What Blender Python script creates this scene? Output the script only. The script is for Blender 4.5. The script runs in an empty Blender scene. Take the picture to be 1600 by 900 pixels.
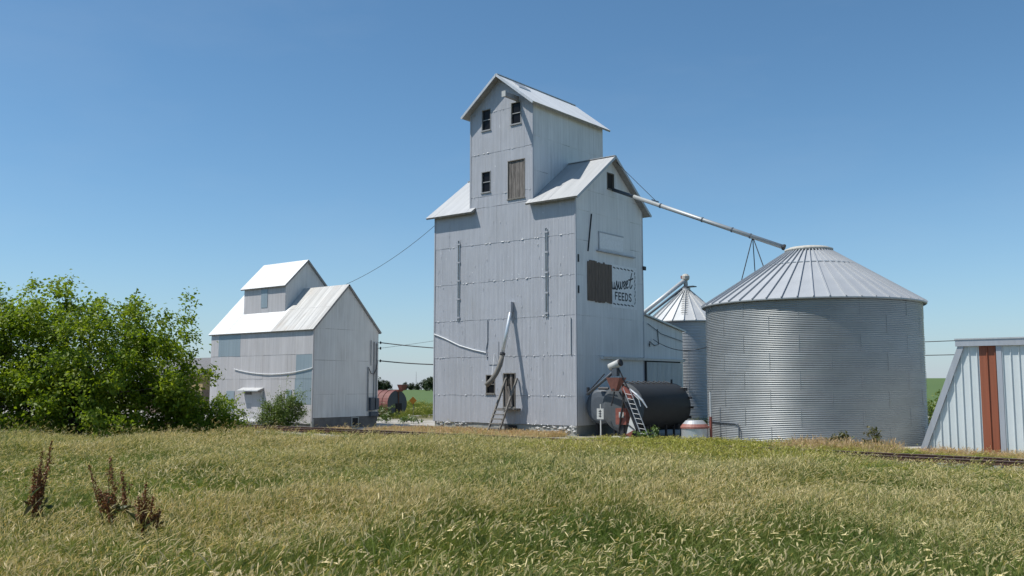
import bpy, bmesh, math, random
import numpy as np
from mathutils import Vector, Matrix
rnd = random.Random(7)
rng = np.random.default_rng(7)
S = bpy.context.scene
COL = S.collection
# ------------------------------------------------------------------ camera, sky, sun, exposure
# The site frame: X runs along the railway (towards the shed), Y runs away from the railway, Z up.
cam = bpy.data.cameras.new('camera'); cam.lens = 32.9; cam.sensor_width = 36.0; cam.sensor_fit = 'HORIZONTAL'
cam.clip_start = 0.1; cam.clip_end = 6000
camo = bpy.data.objects.new('camera', cam); COL.objects.link(camo)
camo.location = (0, 0, 3.0); camo.rotation_euler = (math.radians(90) + math.atan(150 / 1462), 0, math.asin(0.626))
S.camera = camo
SUN = Vector((-0.96, -1.0, 2.29)).normalized()          # towards the sun
W = bpy.data.worlds.new('World'); S.world = W; W.use_nodes = True
wn = W.node_tree; wn.nodes.clear()
sky = wn.nodes.new('ShaderNodeTexSky'); sky.sky_type = 'NISHITA'; sky.sun_disc = False
sky.sun_elevation = math.asin(SUN.z); sky.sun_rotation = math.atan2(SUN.x, SUN.y)
sky.altitude = 300; sky.air_density = 0.85; sky.dust_density = 0.6; sky.ozone_density = 5.0
bg = wn.nodes.new('ShaderNodeBackground'); bg.inputs['Strength'].default_value = 0.116
wo = wn.nodes.new('ShaderNodeOutputWorld')
wb_ = wn.nodes.new('ShaderNodeMix'); wb_.data_type = 'RGBA'; wb_.blend_type = 'MULTIPLY'; wb_.inputs[0].default_value = 1.0; wb_.inputs[7].default_value = (0.77, 0.99, 0.97, 1)   # white balance
wn.links.new(sky.outputs[0], wb_.inputs[6]); 
# faint high cirrus over the whole dome
tcw = wn.nodes.new('ShaderNodeTexCoord'); mpw = wn.nodes.new('ShaderNodeMapping'); mpw.inputs['Scale'].default_value = (1.6, 2.6, 7.0); mpw.inputs['Rotation'].default_value = (0.25, 0.1, 0.6)
nzw = wn.nodes.new('ShaderNodeTexNoise'); nzw.inputs['Scale'].default_value = 1.3; nzw.inputs['Detail'].default_value = 6; nzw.inputs['Roughness'].default_value = 0.58
mrw = wn.nodes.new('ShaderNodeMapRange'); mrw.inputs[1].default_value = 0.50; mrw.inputs[2].default_value = 0.85; mrw.inputs[3].default_value = 0.0; mrw.inputs[4].default_value = 0.08
mxw = wn.nodes.new('ShaderNodeMix'); mxw.data_type = 'RGBA'; mxw.inputs[7].default_value = (4.6, 5.0, 5.3, 1)
wn.links.new(tcw.outputs['Generated'], mpw.inputs[0]); wn.links.new(mpw.outputs[0], nzw.inputs['Vector']); wn.links.new(nzw.outputs['Fac'], mrw.inputs[0]); wn.links.new(mrw.outputs[0], mxw.inputs[0])
wn.links.new(wb_.outputs[2], mxw.inputs[6]); 
# pale summer haze low over the whole horizon
sxw = wn.nodes.new('ShaderNodeSeparateXYZ'); m1w = wn.nodes.new('ShaderNodeMath'); m1w.operation = 'MULTIPLY'; m1w.inputs[1].default_value = -13.0
m2w = wn.nodes.new('ShaderNodeMath'); m2w.operation = 'EXPONENT'; m3w = wn.nodes.new('ShaderNodeMath'); m3w.operation = 'MULTIPLY'; m3w.inputs[1].default_value = 0.85; m3w.use_clamp = True
hzw = wn.nodes.new('ShaderNodeMix'); hzw.data_type = 'RGBA'; hzw.inputs[7].default_value = (3.85, 4.2, 4.75, 1)
wn.links.new(tcw.outputs['Generated'], sxw.inputs[0]); wn.links.new(sxw.outputs[2], m1w.inputs[0]); wn.links.new(m1w.outputs[0], m2w.inputs[0]); wn.links.new(m2w.outputs[0], m3w.inputs[0])
wn.links.new(m3w.outputs[0], hzw.inputs[0]); wn.links.new(mxw.outputs[2], hzw.inputs[6]); wn.links.new(hzw.outputs[2], bg.inputs[0]); wn.links.new(bg.outputs[0], wo.inputs[0])
sl = bpy.data.lights.new('sun', 'SUN'); sl.energy = 4.2; sl.angle = math.radians(0.53); sl.color = (1.0, 0.965, 0.90)
so = bpy.data.objects.new('sun', sl); COL.objects.link(so); so.location = (-30, -30, 60)
so.rotation_euler = (-SUN).to_track_quat('-Z', 'Y').to_euler()
S.view_settings.view_transform = 'Standard'; S.view_settings.look = 'None'
S.view_settings.exposure = 0.25; S.view_settings.gamma = 1.0; S.view_settings.use_curve_mapping = False
S.cycles.use_denoising = True
S.cycles.max_bounces = 6; S.cycles.transparent_max_bounces = 6

# ------------------------------------------------------------------ materials
MATS = {}
class N:
    """tiny node helper"""
    def __init__(s, name):
        s.m = bpy.data.materials.new(name); s.m.use_nodes = True; s.t = s.m.node_tree; s.t.nodes.clear()
        s.out = s.t.nodes.new('ShaderNodeOutputMaterial'); MATS[name] = s.m
    def n(s, typ, **kw):
        d = s.t.nodes.new(typ)
        for k, v in kw.items(): setattr(d, k, v)
        return d
    def l(s, a, b): s.t.links.new(a, b)
    def val(s, sock, v):
        if hasattr(v, 'is_linked') or isinstance(v, bpy.types.NodeSocket): s.l(v, sock)
        else: sock.default_value = v
    def math(s, op, a, b=0.0, c=0.0, clamp=False):
        d = s.n('ShaderNodeMath', operation=op); d.use_clamp = clamp
        s.val(d.inputs[0], a); s.val(d.inputs[1], b); s.val(d.inputs[2], c); return d.outputs[0]
    def obj(s): return s.n('ShaderNodeTexCoord').outputs['Object']
    def pos(s): return s.n('ShaderNodeNewGeometry').outputs['Position']
    def scale(s, vec, sc):
        d = s.n('ShaderNodeVectorMath', operation='MULTIPLY'); s.l(vec, d.inputs[0]); d.inputs[1].default_value = sc; return d.outputs[0]
    def noise(s, vec, sc, det=4.0, rough=0.55):
        d = s.n('ShaderNodeTexNoise'); s.l(vec, d.inputs['Vector']); d.inputs['Scale'].default_value = sc
        d.inputs['Detail'].default_value = det; d.inputs['Roughness'].default_value = rough; return d.outputs['Fac']
    def ramp(s, fac, stops):
        d = s.n('ShaderNodeValToRGB'); s.l(fac, d.inputs[0]); e = d.color_ramp.elements
        while len(e) < len(stops): e.new(0.5)
        for q, (p, c) in zip(e, stops):
            q.position = p; q.color = (c, c, c, 1) if isinstance(c, (int, float)) else (*c, 1)
        return d.outputs[0]
    def mix(s, fac, a, b, mode='MIX'):
        d = s.n('ShaderNodeMix', data_type='RGBA', blend_type=mode)
        s.val(d.inputs[0], fac)
        for i, v in ((6, a), (7, b)):
            if isinstance(v, tuple): d.inputs[i].default_value = (*v, 1)
            else: s.l(v, d.inputs[i])
        return d.outputs[2]
    def rand(s): return s.n('ShaderNodeObjectInfo').outputs['Random']
    def bump(s, h, strength, dist=0.01):
        d = s.n('ShaderNodeBump'); s.l(h, d.inputs['Height']); d.inputs['Strength'].default_value = strength; d.inputs['Distance'].default_value = dist
        return d.outputs[0]
    def bsdf(s, col, rough=0.6, metal=0.0, normal=None, spec=None):
        d = s.n('ShaderNodeBsdfPrincipled')
        if isinstance(col, tuple): d.inputs['Base Color'].default_value = (*col, 1)
        else: s.l(col, d.inputs['Base Color'])
        s.val(d.inputs['Roughness'], rough); s.val(d.inputs['Metallic'], metal)
        if spec is not None: d.inputs['Specular IOR Level'].default_value = spec
        if normal is not None: s.l(normal, d.inputs['Normal'])
        s.l(d.outputs[0], s.out.inputs[0]); return d
    def leaf(s, col, trans=0.35, rough=0.5, tint=(1.2, 1.25, 0.5)):
        d = s.bsdf(col, rough); d.inputs['Specular IOR Level'].default_value = 0.35
        t = s.n('ShaderNodeBsdfTranslucent'); s.l(s.mix(1.0, col, tint, 'MULTIPLY'), t.inputs[0])
        x = s.n('ShaderNodeMixShader'); x.inputs[0].default_value = trans
        s.l(d.outputs[0], x.inputs[1]); s.l(t.outputs[0], x.inputs[2]); s.l(x.outputs[0], s.out.inputs[0])

def painted_sheet(name, base, rough, metal, streak=(0.86, 1.06), fleck=0.25, dirt=(0.30, 0.29, 0.27), dirtamt=0.25, corr=0.35, var=0.10, pitch=0.115, flat=False, sdir=(7, 7, 0.30)):
    m = N(name); o = m.obj()
    sx = m.n('ShaderNodeSeparateXYZ'); m.l(o, sx.inputs[0])
    sxy = m.math('ADD', sx.outputs[0], sx.outputs[1])
    st = m.noise(m.scale(o, sdir), 1.0, 5)
    bl = m.noise(m.scale(o, (0.5, 0.5, 0.35)), 1.0, 4)
    k = m.ramp(st, [(0.25, streak[0]), (0.75, streak[1])])
    c = m.mix(1.0, base, k, 'MULTIPLY')
    r = m.math('MULTIPLY_ADD', m.rand(), var, 1.0 - var / 2)
    rc = m.n('ShaderNodeCombineColor'); [m.l(r, rc.inputs[i]) for i in range(3)]
    c = m.mix(1.0, c, rc.outputs[0], 'MULTIPLY')
    dm = m.math('MULTIPLY', m.ramp(bl, [(0.42, 0.0), (0.72, 1.0)]), m.ramp(m.noise(m.scale(o, tuple(v * .75 if v > 1 else .6 for v in sdir)), 1.0, 6, 0.65), [(0.35, 0.0), (0.7, 1.0)]))
    c = m.mix(m.math('MULTIPLY', dm, dirtamt), c, dirt)
    if fleck:
        fl = m.ramp(m.noise(m.scale(o, (6, 6, 3.2)), 1.0, 6, 0.72), [(0.66, 0.0), (0.70, 1.0)])
        c = m.mix(m.math('MULTIPLY', fl, fleck), c, (0.80, 0.81, 0.82))
    if flat:
        h = m.noise(m.scale(o, (1.2, 1.2, 0.9)), 1.0, 2)
        nb = m.bump(h, 0.25, 0.03)
    else:
        w = m.math('SINE', m.math('MULTIPLY', sxy, 2 * math.pi / pitch))
        h = m.math('ADD', m.math('MULTIPLY', w, 0.5), m.math('MULTIPLY', m.noise(m.scale(o, (1.5, 1.5, 1.0)), 1.0, 3), 1.6))
        nb = m.bump(h, corr, 0.012)
    m.bsdf(c, m.math('MULTIPLY_ADD', st, 0.2, rough - 0.1), metal, nb)
    return m.m

painted_sheet('silver_paint', (0.42, 0.43, 0.465), 0.55, 0.1, sdir=(15, 15, 0.5), streak=(0.86, 1.08), fleck=0.8, dirtamt=0.4, corr=1.0, var=0.05, pitch=0.105)
painted_sheet('silver_paint_shade_lift', (0.72, 0.715, 0.71), 0.6, 0.02, streak=(0.86, 1.06), fleck=0.25, dirtamt=0.4, flat=True, var=0.05)  # lighter, warmer copy of the front paint; fill light put into the colour
painted_sheet('headhouse_roof', (0.78, 0.78, 0.775), 0.5, 0.0, streak=(0.90, 1.05), fleck=0.0, dirt=(0.42, 0.39, 0.35), dirtamt=0.35, corr=0.2, var=0.06, sdir=(0.3, 7, 0.3))
painted_sheet('elevator_roof', (0.45, 0.455, 0.46), 0.5, 0.3, sdir=(7, 0.3, 0.3), streak=(0.90, 1.05), fleck=0.0, dirt=(0.36, 0.34, 0.31), dirtamt=0.3, corr=0.2, var=0.06)
painted_sheet('white_roof', (0.56, 0.565, 0.57), 0.5, 0.55, sdir=(7, 0.3, 0.3), streak=(0.88, 1.06), fleck=0.0, dirt=(0.42, 0.39, 0.35), dirtamt=0.3, corr=0.2, var=0.06)
painted_sheet('weathered_white_shade_lift', (0.70, 0.70, 0.69), 0.65, 0.03, streak=(0.86, 1.05), fleck=0.1, dirt=(0.36, 0.34, 0.31), dirtamt=0.55, flat=True, var=0.05)  # same cladding as the front, base colour raised to brighten its shaded faces
painted_sheet('weathered_white', (0.50, 0.48, 0.485), 0.6, 0.06, streak=(0.84, 1.08), fleck=0.15, dirt=(0.34, 0.30, 0.27), dirtamt=0.5, corr=0.25, var=0.14)
painted_sheet('blue_grey_patch', (0.30, 0.36, 0.395), 0.5, 0.3, fleck=0.0, dirtamt=0.2, corr=0.25, var=0.05)
painted_sheet('rusty_roof', (0.54, 0.53, 0.51), 0.5, 0.1, sdir=(6, 0.3, 0.3), streak=(0.55, 1.1), fleck=0.0, dirt=(0.36, 0.27, 0.19), dirtamt=0.75, corr=0.2, var=0.08)
painted_sheet('shed_steel', (0.62, 0.665, 0.67), 0.4, 0.1, streak=(0.95, 1.03), fleck=0.0, dirt=(0.40, 0.36, 0.32), dirtamt=0.15, flat=True, var=0.03)
painted_sheet('shed_trim', (0.44, 0.455, 0.49), 0.4, 0.3, streak=(0.9, 1.04), fleck=0.0, flat=True, var=0.03)
painted_sheet('red_panel', (0.29, 0.088, 0.042), 0.55, 0.0, streak=(0.75, 1.12), fleck=0.0, dirt=(0.22, 0.12, 0.09), dirtamt=0.6, flat=True, var=0.05)
painted_sheet('annex_steel', (0.58, 0.59, 0.60), 0.5, 0.3, fleck=0.05, dirtamt=0.25, corr=0.5, var=0.08, pitch=0.2)  # light grey steel of the lean-to door and jamb

def galv(name, base, rough, metal, var=0.12, spangle=0.12):
    m = N(name); o = m.obj()
    a = m.noise(m.scale(o, (0.8, 0.8, 1.5)), 1.0, 4); b = m.noise(m.scale(o, (9, 9, 2.0)), 1.0, 4)
    k = m.math('ADD', m.math('MULTIPLY', a, spangle * 2), m.math('ADD', m.math('MULTIPLY', b, spangle), 1.0 - spangle * 1.5))
    k = m.math('MULTIPLY', k, m.math('MULTIPLY_ADD', m.rand(), var, 1.0 - var / 2))
    rc = m.n('ShaderNodeCombineColor'); [m.l(k, rc.inputs[i]) for i in range(3)]
    c = m.mix(1.0, base, rc.outputs[0], 'MULTIPLY')
    m.bsdf(c, m.math('MULTIPLY_ADD', a, 0.2, rough - 0.1), metal)
    return m.m
galv('galvanised', (0.355, 0.37, 0.375), 0.45, 0.4, var=0.07, spangle=0.16)
galv('galvanised_roof', (0.40, 0.415, 0.435), 0.55, 0.2, var=0.04, spangle=0.07)
galv('galvanised_white', (0.52, 0.53, 0.535), 0.5, 0.25, var=0.05)
galv('pipe_steel', (0.55, 0.57, 0.58), 0.4, 0.6)
galv('aluminium', (0.66, 0.67, 0.68), 0.4, 0.6)
galv('bare_edge', (0.42, 0.43, 0.45), 0.5, 0.2)
galv('grey_pipe', (0.36, 0.38, 0.39), 0.5, 0.3)
galv('ladder_metal', (0.34, 0.35, 0.36), 0.5, 0.4)
galv('dark_tank', (0.026, 0.028, 0.031), 0.7, 0.0, spangle=0.25)
galv('tank_end', (0.075, 0.085, 0.095), 0.7, 0.0, spangle=0.2)
galv('grey_tank', (0.075, 0.09, 0.11), 0.6, 0.1, spangle=0.2)

def plain(name, col, rough=0.7, metal=0.0, amt=0.25, sc=(6, 6, 6), bump=0.0):
    m = N(name); o = m.obj(); f = m.noise(m.scale(o, sc), 1.0, 5, 0.6)
    k = m.ramp(f, [(0.25, 1.0 - amt), (0.75, 1.0 + amt * 0.6)])
    c = m.mix(1.0, col, k, 'MULTIPLY')
    m.bsdf(c, rough, metal, m.bump(f, bump, 0.02) if bump else None)
    return m.m
plain('weathered_wood', (0.15, 0.115, 0.092), 0.85, 0, 0.5, (14, 14, 1.2), 0.4)
plain('grey_wood', (0.20, 0.185, 0.165), 0.85, 0, 0.45, (14, 14, 1.5), 0.4)
plain('peeling_wood', (0.19, 0.17, 0.155), 0.85, 0, 0.75, (9, 9, 1.3), 0.3)
plain('roof_edge', (0.30, 0.29, 0.28), 0.8, 0, 0.4)
plain('interior_dark', (0.025, 0.023, 0.022), 0.9, 0, 0.3)
plain('window_frame_paint', (0.30, 0.305, 0.31), 0.7, 0, 0.35)
plain('concrete', (0.34, 0.345, 0.32), 0.9, 0, 0.3, (2, 2, 2), 0.4)
plain('dark_concrete', (0.15, 0.145, 0.14), 0.9, 0, 0.35, (2, 2, 2), 0.4)
plain('white_plaster', (0.62, 0.61, 0.59), 0.9, 0, 0.35, (4, 4, 4), 0.5)
plain('black_iron', (0.035, 0.035, 0.04), 0.6, 0.2, 0.3)
plain('cable', (0.03, 0.03, 0.032), 0.6, 0, 0.1)
plain('white_cable', (0.60, 0.61, 0.62), 0.6, 0, 0.1)
plain('sign_ink', (0.035, 0.042, 0.055), 0.7, 0, 0.4)
plain('sign_ground', (0.76, 0.76, 0.765), 0.6, 0, 0.12)
plain('red_paint', (0.25, 0.075, 0.055), 0.55, 0, 0.35)
plain('rust_red_tank', (0.19, 0.07, 0.058), 0.65, 0, 0.3, (2, 2, 2))
plain('faded_red', (0.30, 0.12, 0.095), 0.6, 0, 0.3)
plain('white_paint', (0.50, 0.50, 0.48), 0.6, 0, 0.15)
plain('sign_orange', (0.48, 0.21, 0.02), 0.5, 0, 0.1)
plain('rail_rust', (0.13, 0.065, 0.045), 0.7, 0.3, 0.4)
plain('rail_top', (0.45, 0.43, 0.42), 0.4, 0.8, 0.2)
plain('sleeper_wood', (0.075, 0.06, 0.05), 0.9, 0, 0.5, (3, 12, 12), 0.4)
plain('house_wall', (0.34, 0.25, 0.12), 0.8, 0, 0.15)
plain('house_brick', (0.22, 0.16, 0.12), 0.85, 0, 0.3)
plain('house_roof', (0.16, 0.155, 0.155), 0.85, 0, 0.3)
plain('bark', (0.085, 0.07, 0.055), 0.9, 0, 0.4, (8, 8, 2), 0.6)
plain('white_stone', (0.50, 0.49, 0.47), 0.9, 0, 0.3)
plain('dry_board', (0.50, 0.48, 0.43), 0.85, 0, 0.3)
g = N('dark_glass'); d_ = g.bsdf((0.010, 0.010, 0.012), 0.3); d_.inputs['Specular IOR Level'].default_value = 0.15

def leafmat(name, cols, trans=0.3, noise_sc=0.5):
    m = N(name)
    a = m.n('ShaderNodeAttribute', attribute_name='tint')
    c = m.ramp(a.outputs['Fac'], [(i / (len(cols) - 1), c) for i, c in enumerate(cols)])
    f = m.noise(m.pos(), noise_sc, 3)
    c = m.mix(1.0, c, m.ramp(f, [(0.3, 0.8), (0.7, 1.15)]), 'MULTIPLY')
    m.leaf(c, trans)
leafmat('tree_leaf', [(0.11, 0.175, 0.016), (0.20, 0.27, 0.024), (0.30, 0.36, 0.036)], 0.5)
leafmat('shrub_leaf', [(0.075, 0.115, 0.02), (0.125, 0.18, 0.035), (0.19, 0.24, 0.06)], 0.3)
leafmat('far_leaf', [(0.028, 0.045, 0.020), (0.042, 0.065, 0.026), (0.06, 0.09, 0.035)], 0.2, 0.1)
leafmat('weed_leaf', [(0.05, 0.10, 0.02), (0.09, 0.15, 0.03), (0.14, 0.19, 0.05)], 0.3)
leafmat('flower_white', [(0.55, 0.56, 0.48), (0.65, 0.65, 0.58), (0.7, 0.7, 0.66)], 0.2)
leafmat('dock_seed', [(0.13, 0.055, 0.022), (0.22, 0.085, 0.032), (0.34, 0.13, 0.045)], 0.15)
leafmat('dock_leaf', [(0.05, 0.07, 0.02), (0.09, 0.09, 0.03), (0.14, 0.11, 0.05)], 0.25)

def grassmat(name, green, straw, gpatch=0.06):
    """tint 0..0.5 blades, 0.5..1 seed heads; world-space noise shifts patches between green and dry"""
    m = N(name); p = m.pos()
    a = m.n('ShaderNodeAttribute', attribute_name='tint').outputs['Fac']
    f = m.noise(m.scale(p, (1, 1, 0)), gpatch, 4, 0.6)
    f2 = m.noise(m.scale(p, (1, 1, 0)), 0.55, 3, 0.6)
    blade = m.mix(m.ramp(m.math('MULTIPLY_ADD', f2, 0.45, m.math('MULTIPLY', f, 0.55)), [(0.40, 0.0), (0.62, 1.0)]), green[0], green[1])
    blade = m.mix(m.math('MULTIPLY', m.rand(), 0.35), blade, green[2])
    head = m.mix(m.ramp(f, [(0.38, 0.0), (0.62, 1.0)]), straw[0], straw[1])
    head = m.mix(m.math('MULTIPLY', m.rand(), 0.5), head, straw[2])
    c = m.mix(m.ramp(a, [(0.45, 0.0), (0.55, 1.0)]), blade, head)
    fr = m.math('FRACT', m.math('MULTIPLY', a, 2.0))
    c = m.mix(1.0, c, m.ramp(fr, [(0.0, 0.7), (1.0, 1.25)]), 'MULTIPLY')
    m.leaf(c, 0.38, 0.6, (1.1, 1.1, 0.7))
grassmat('brome_grass', [(0.085, 0.155, 0.022), (0.20, 0.235, 0.048), (0.39, 0.35, 0.13)],
         [(0.60, 0.54, 0.25), (0.73, 0.60, 0.35), (0.84, 0.72, 0.47)])
grassmat('verge_grass', [(0.13, 0.19, 0.025), (0.22, 0.25, 0.04), (0.32, 0.29, 0.08)],
         [(0.46, 0.46, 0.10), (0.54, 0.50, 0.13), (0.56, 0.49, 0.18)], 0.15)
grassmat('dry_grass', [(0.56, 0.43, 0.24), (0.62, 0.48, 0.28), (0.57, 0.39, 0.25)],
         [(0.64, 0.50, 0.28), (0.68, 0.53, 0.32), (0.60, 0.40, 0.28)], 0.3)

# ground: bands parallel with the railway
m = N('field_ground'); p = m.pos(); sx = m.n('ShaderNodeSeparateXYZ'); m.l(p, sx.inputs[0])
n1 = m.noise(p, 0.35, 5); n2 = m.noise(p, 6.0, 5, 0.7); nb_ = m.noise(p, 0.02, 3)
yy = m.math('ADD', sx.outputs[1], m.math('MULTIPLY_ADD', n1, 6.0, -3.0))
def band(a, b):
    mr = m.n('ShaderNodeMapRange'); m.l(yy, mr.inputs[0]); mr.inputs[1].default_value = a; mr.inputs[2].default_value = b; return mr.outputs[0]
soil = m.mix(n2, (0.055, 0.060, 0.025), (0.11, 0.10, 0.05))
grav = m.mix(m.ramp(n2, [(0.3, 0.0), (0.7, 1.0)]), (0.30, 0.275, 0.24), (0.46, 0.43, 0.39))
grav = m.mix(m.ramp(n1, [(0.52, 0.0), (0.66, 0.75)]), grav, (0.17, 0.15, 0.07))
dryv = m.mix(n2, (0.20, 0.165, 0.085), (0.13, 0.13, 0.05))
hedge = m.mix(n2, (0.04, 0.065, 0.02), (0.075, 0.11, 0.03))
pale = m.mix(n2, (0.24, 0.225, 0.10), (0.17, 0.19, 0.07))
crop = m.mix(nb_, (0.060, 0.110, 0.022), (0.095, 0.145, 0.035))
c = m.mix(band(38.5, 39.5), soil, grav)
c = m.mix(band(56.0, 59.5), c, dryv); c = m.mix(band(64, 66), c, hedge); c = m.mix(band(72, 75), c, pale); c = m.mix(band(86, 92), c, crop)
m.bsdf(c, 0.95, 0.0, m.bump(n2, 0.5, 0.03))
plain('ballast', (0.33, 0.315, 0.30), 0.95, 0, 0.5, (9, 9, 9), 1.0)
plain('crop_leaf', (0.08, 0.14, 0.035), 0.8)

# ------------------------------------------------------------------ mesh helpers
ORG = {}
def link(o, parent=None):
    COL.objects.link(o)
    if parent is not None: o.parent = parent
    return o
def tag(o, label=None, cat=None, group=None, kind=None):
    if label: o['label'] = label
    if cat: o['category'] = cat
    if group: o['group'] = group
    if kind: o['kind'] = kind
    return o
def thing(name, label, cat, loc, group=None):
    o = bpy.data.objects.new(name, None); COL.objects.link(o); o.location = loc; o.empty_display_size = 0.2
    ORG[o] = Vector(loc); return tag(o, label, cat, group)
class MB:
    def __init__(s): s.v = []; s.f = []
    def add(s, vs, fs):
        b = len(s.v); s.v += [tuple(x) for x in vs]; s.f += [tuple(i + b for i in f) for f in fs]; return s
    def box(s, a, b):
        x0, y0, z0 = a; x1, y1, z1 = b
        return s.add([(x0, y0, z0), (x1, y0, z0), (x1, y1, z0), (x0, y1, z0), (x0, y0, z1), (x1, y0, z1), (x1, y1, z1), (x0, y1, z1)],
                     [(0, 3, 2, 1), (4, 5, 6, 7), (0, 1, 5, 4), (1, 2, 6, 5), (2, 3, 7, 6), (3, 0, 4, 7)])
    def bar(s, p, q, w, h, up=(0, 0, 1)):
        p = Vector(p); q = Vector(q); d = (q - p).normalized(); u = Vector(up)
        a = d.cross(u)
        if a.length < 1e-4: a = d.cross(Vector((1, 0, 0)))
        a.normalize(); b = a.cross(d).normalized(); a = a * w / 2; b = b * h / 2
        vs = [p - a - b, p + a - b, p + a + b, p - a + b, q - a - b, q + a - b, q + a + b, q - a + b]
        return s.add(vs, [(0, 1, 2, 3), (7, 6, 5, 4), (0, 4, 5, 1), (1, 5, 6, 2), (2, 6, 7, 3), (3, 7, 4, 0)])
    def path(s, pts, r, n=8, cap=True):
        pts = [Vector(p) for p in pts]; k = len(pts); rs = r if isinstance(r, (list, tuple)) else [r] * k
        ref = None; rings = []
        for i, p in enumerate(pts):
            d = (pts[min(i + 1, k - 1)] - pts[max(i - 1, 0)]).normalized()
            if ref is None:
                ref = d.cross(Vector((0, 0, 1)))
                if ref.length < 1e-3: ref = d.cross(Vector((1, 0, 0)))
            ref = (ref - d * ref.dot(d)).normalized(); w = d.cross(ref)
            rings.append([p + (ref * math.cos(t) + w * math.sin(t)) * rs[i] for t in [2 * math.pi * j / n for j in range(n)]])
        vs = [v for r_ in rings for v in r_]; fs = []
        for i in range(k - 1):
            for j in range(n): fs.append((i * n + j, i * n + (j + 1) % n, (i + 1) * n + (j + 1) % n, (i + 1) * n + j))
        if cap: fs += [tuple(reversed(range(n))), tuple((k - 1) * n + j for j in range(n))]
        return s.add(vs, fs)
    def lathe(s, c, prof, n=32, a0=0, a1=2 * math.pi, capbot=False, captop=False):
        """prof: list of (radius, z)"""
        full = abs(a1 - a0 - 2 * math.pi) < 1e-6; m_ = n if full else n + 1
        vs = []; fs = []
        for r, z in prof:
            for j in range(m_):
                t = a0 + (a1 - a0) * j / n; vs.append((c[0] + r * math.cos(t), c[1] + r * math.sin(t), c[2] + z))
        for i in range(len(prof) - 1):
            for j in range(n):
                k = (j + 1) % m_; fs.append((i * m_ + j, i * m_ + k, (i + 1) * m_ + k, (i + 1) * m_ + j))
        if captop: fs.append(tuple((len(prof) - 1) * m_ + j for j in range(m_)))
        if capbot: fs.append(tuple(reversed(range(m_))))
        return s.add(vs, fs)
    def slab(s, poly, n, t):
        """polygon (3d points) thickened by t against n"""
        k = len(poly); n = Vector(n) * t; a = [Vector(p) for p in poly]; vs = a + [p - n for p in a]
        fs = [tuple(range(k)), tuple(reversed(range(k, 2 * k)))] + [(i, i + k, (i + 1) % k + k, (i + 1) % k) for i in range(k)]
        return s.add(vs, fs)
    def build(s, name, mat, parent=None, smooth=False, root=None):
        org = Vector((0, 0, 0)); q = parent
        while q is not None:
            if q in ORG: org = org + ORG[q]
            q = q.parent
        me = bpy.data.meshes.new(name)
        me.from_pydata([(x - org.x, y - org.y, z - org.z) for x, y, z in s.v], [], s.f)
        me.materials.append(MATS[mat])
        if smooth:
            me.polygons.foreach_set('use_smooth', [True] * len(me.polygons))
        me.update()
        return link(bpy.data.objects.new(name, me), parent)
def mesh_np(name, V, F, mat, tint=None, parent=None, smooth=False, hidden=False):
    V = np.asarray(V, dtype=np.float32); F = np.asarray(F, dtype=np.int32); k = F.shape[1]
    org = np.zeros(3); q = parent
    while q is not None:
        if q in ORG: org += np.array(ORG[q])
        q = q.parent
    V = V - org.astype(np.float32)
    me = bpy.data.meshes.new(name); me.vertices.add(len(V)); me.vertices.foreach_set('co', V.ravel())
    me.loops.add(F.size); me.loops.foreach_set('vertex_index', F.ravel())
    me.polygons.add(len(F)); me.polygons.foreach_set('loop_start', np.arange(0, F.size, k, dtype=np.int32))
    me.polygons.foreach_set('loop_total', np.full(len(F), k, dtype=np.int32))
    me.materials.append(MATS[mat])
    if tint is not None:
        at = me.attributes.new('tint', 'FLOAT', 'POINT'); at.data.foreach_set('value', np.asarray(tint, dtype=np.float32))
    me.update(calc_edges=True)
    o = bpy.data.objects.new(name, me)
    return o if hidden else link(o, parent)

def on_y(px, py, Y):      # a point of the site seen in the survey photo grid, at depth line Y
    f = 1462.0; th = math.atan(150 / f); yw = math.asin(.626); F_ = Vector((-math.sin(yw), math.cos(yw), 0)); R_ = Vector((math.cos(yw), math.sin(yw), 0)); U_ = Vector((0, 0, 1))
    r_ = (F_ * math.cos(th) + U_ * math.sin(th)) * f + R_ * (px - 800) + (-F_ * math.sin(th) + U_ * math.cos(th)) * (450 - py)
    return Vector((0, 0, 3)) + r_ * (Y / r_.y)
# ---- flat polygon clipping in a wall's own (s, z) plane
def clip(poly, a, b, c):
    """keep a*s+b*z<=c"""
    out = []
    for i, p in enumerate(poly):
        q = poly[(i + 1) % len(poly)]; dp = a * p[0] + b * p[1] - c; dq = a * q[0] + b * q[1] - c
        if dp <= 1e-9: out.append(p)
        if (dp < -1e-9 and dq > 1e-9) or (dp > 1e-9 and dq < -1e-9):
            t = dp / (dp - dq); out.append((p[0] + t * (q[0] - p[0]), p[1] + t * (q[1] - p[1])))
    return out
def area(p): return abs(sum(p[i][0] * p[(i + 1) % len(p)][1] - p[(i + 1) % len(p)][0] * p[i][1] for i in range(len(p)))) / 2
def minus(polys, h):
    s0, s1, z0, z1 = h; out = []
    for p in polys:
        for r in (clip(p, 1, 0, s0), clip(p, -1, 0, -s1)):
            if len(r) > 2: out.append(r)
        mid = clip(clip(p, -1, 0, -s0), 1, 0, s1) if len(p) > 2 else []
        if len(mid) > 2:
            for r in (clip(mid, 0, 1, z0), clip(mid, 0, -1, -z1)):
                if len(r) > 2: out.append(r)
    return [p for p in out if area(p) > 1e-3]
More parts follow.
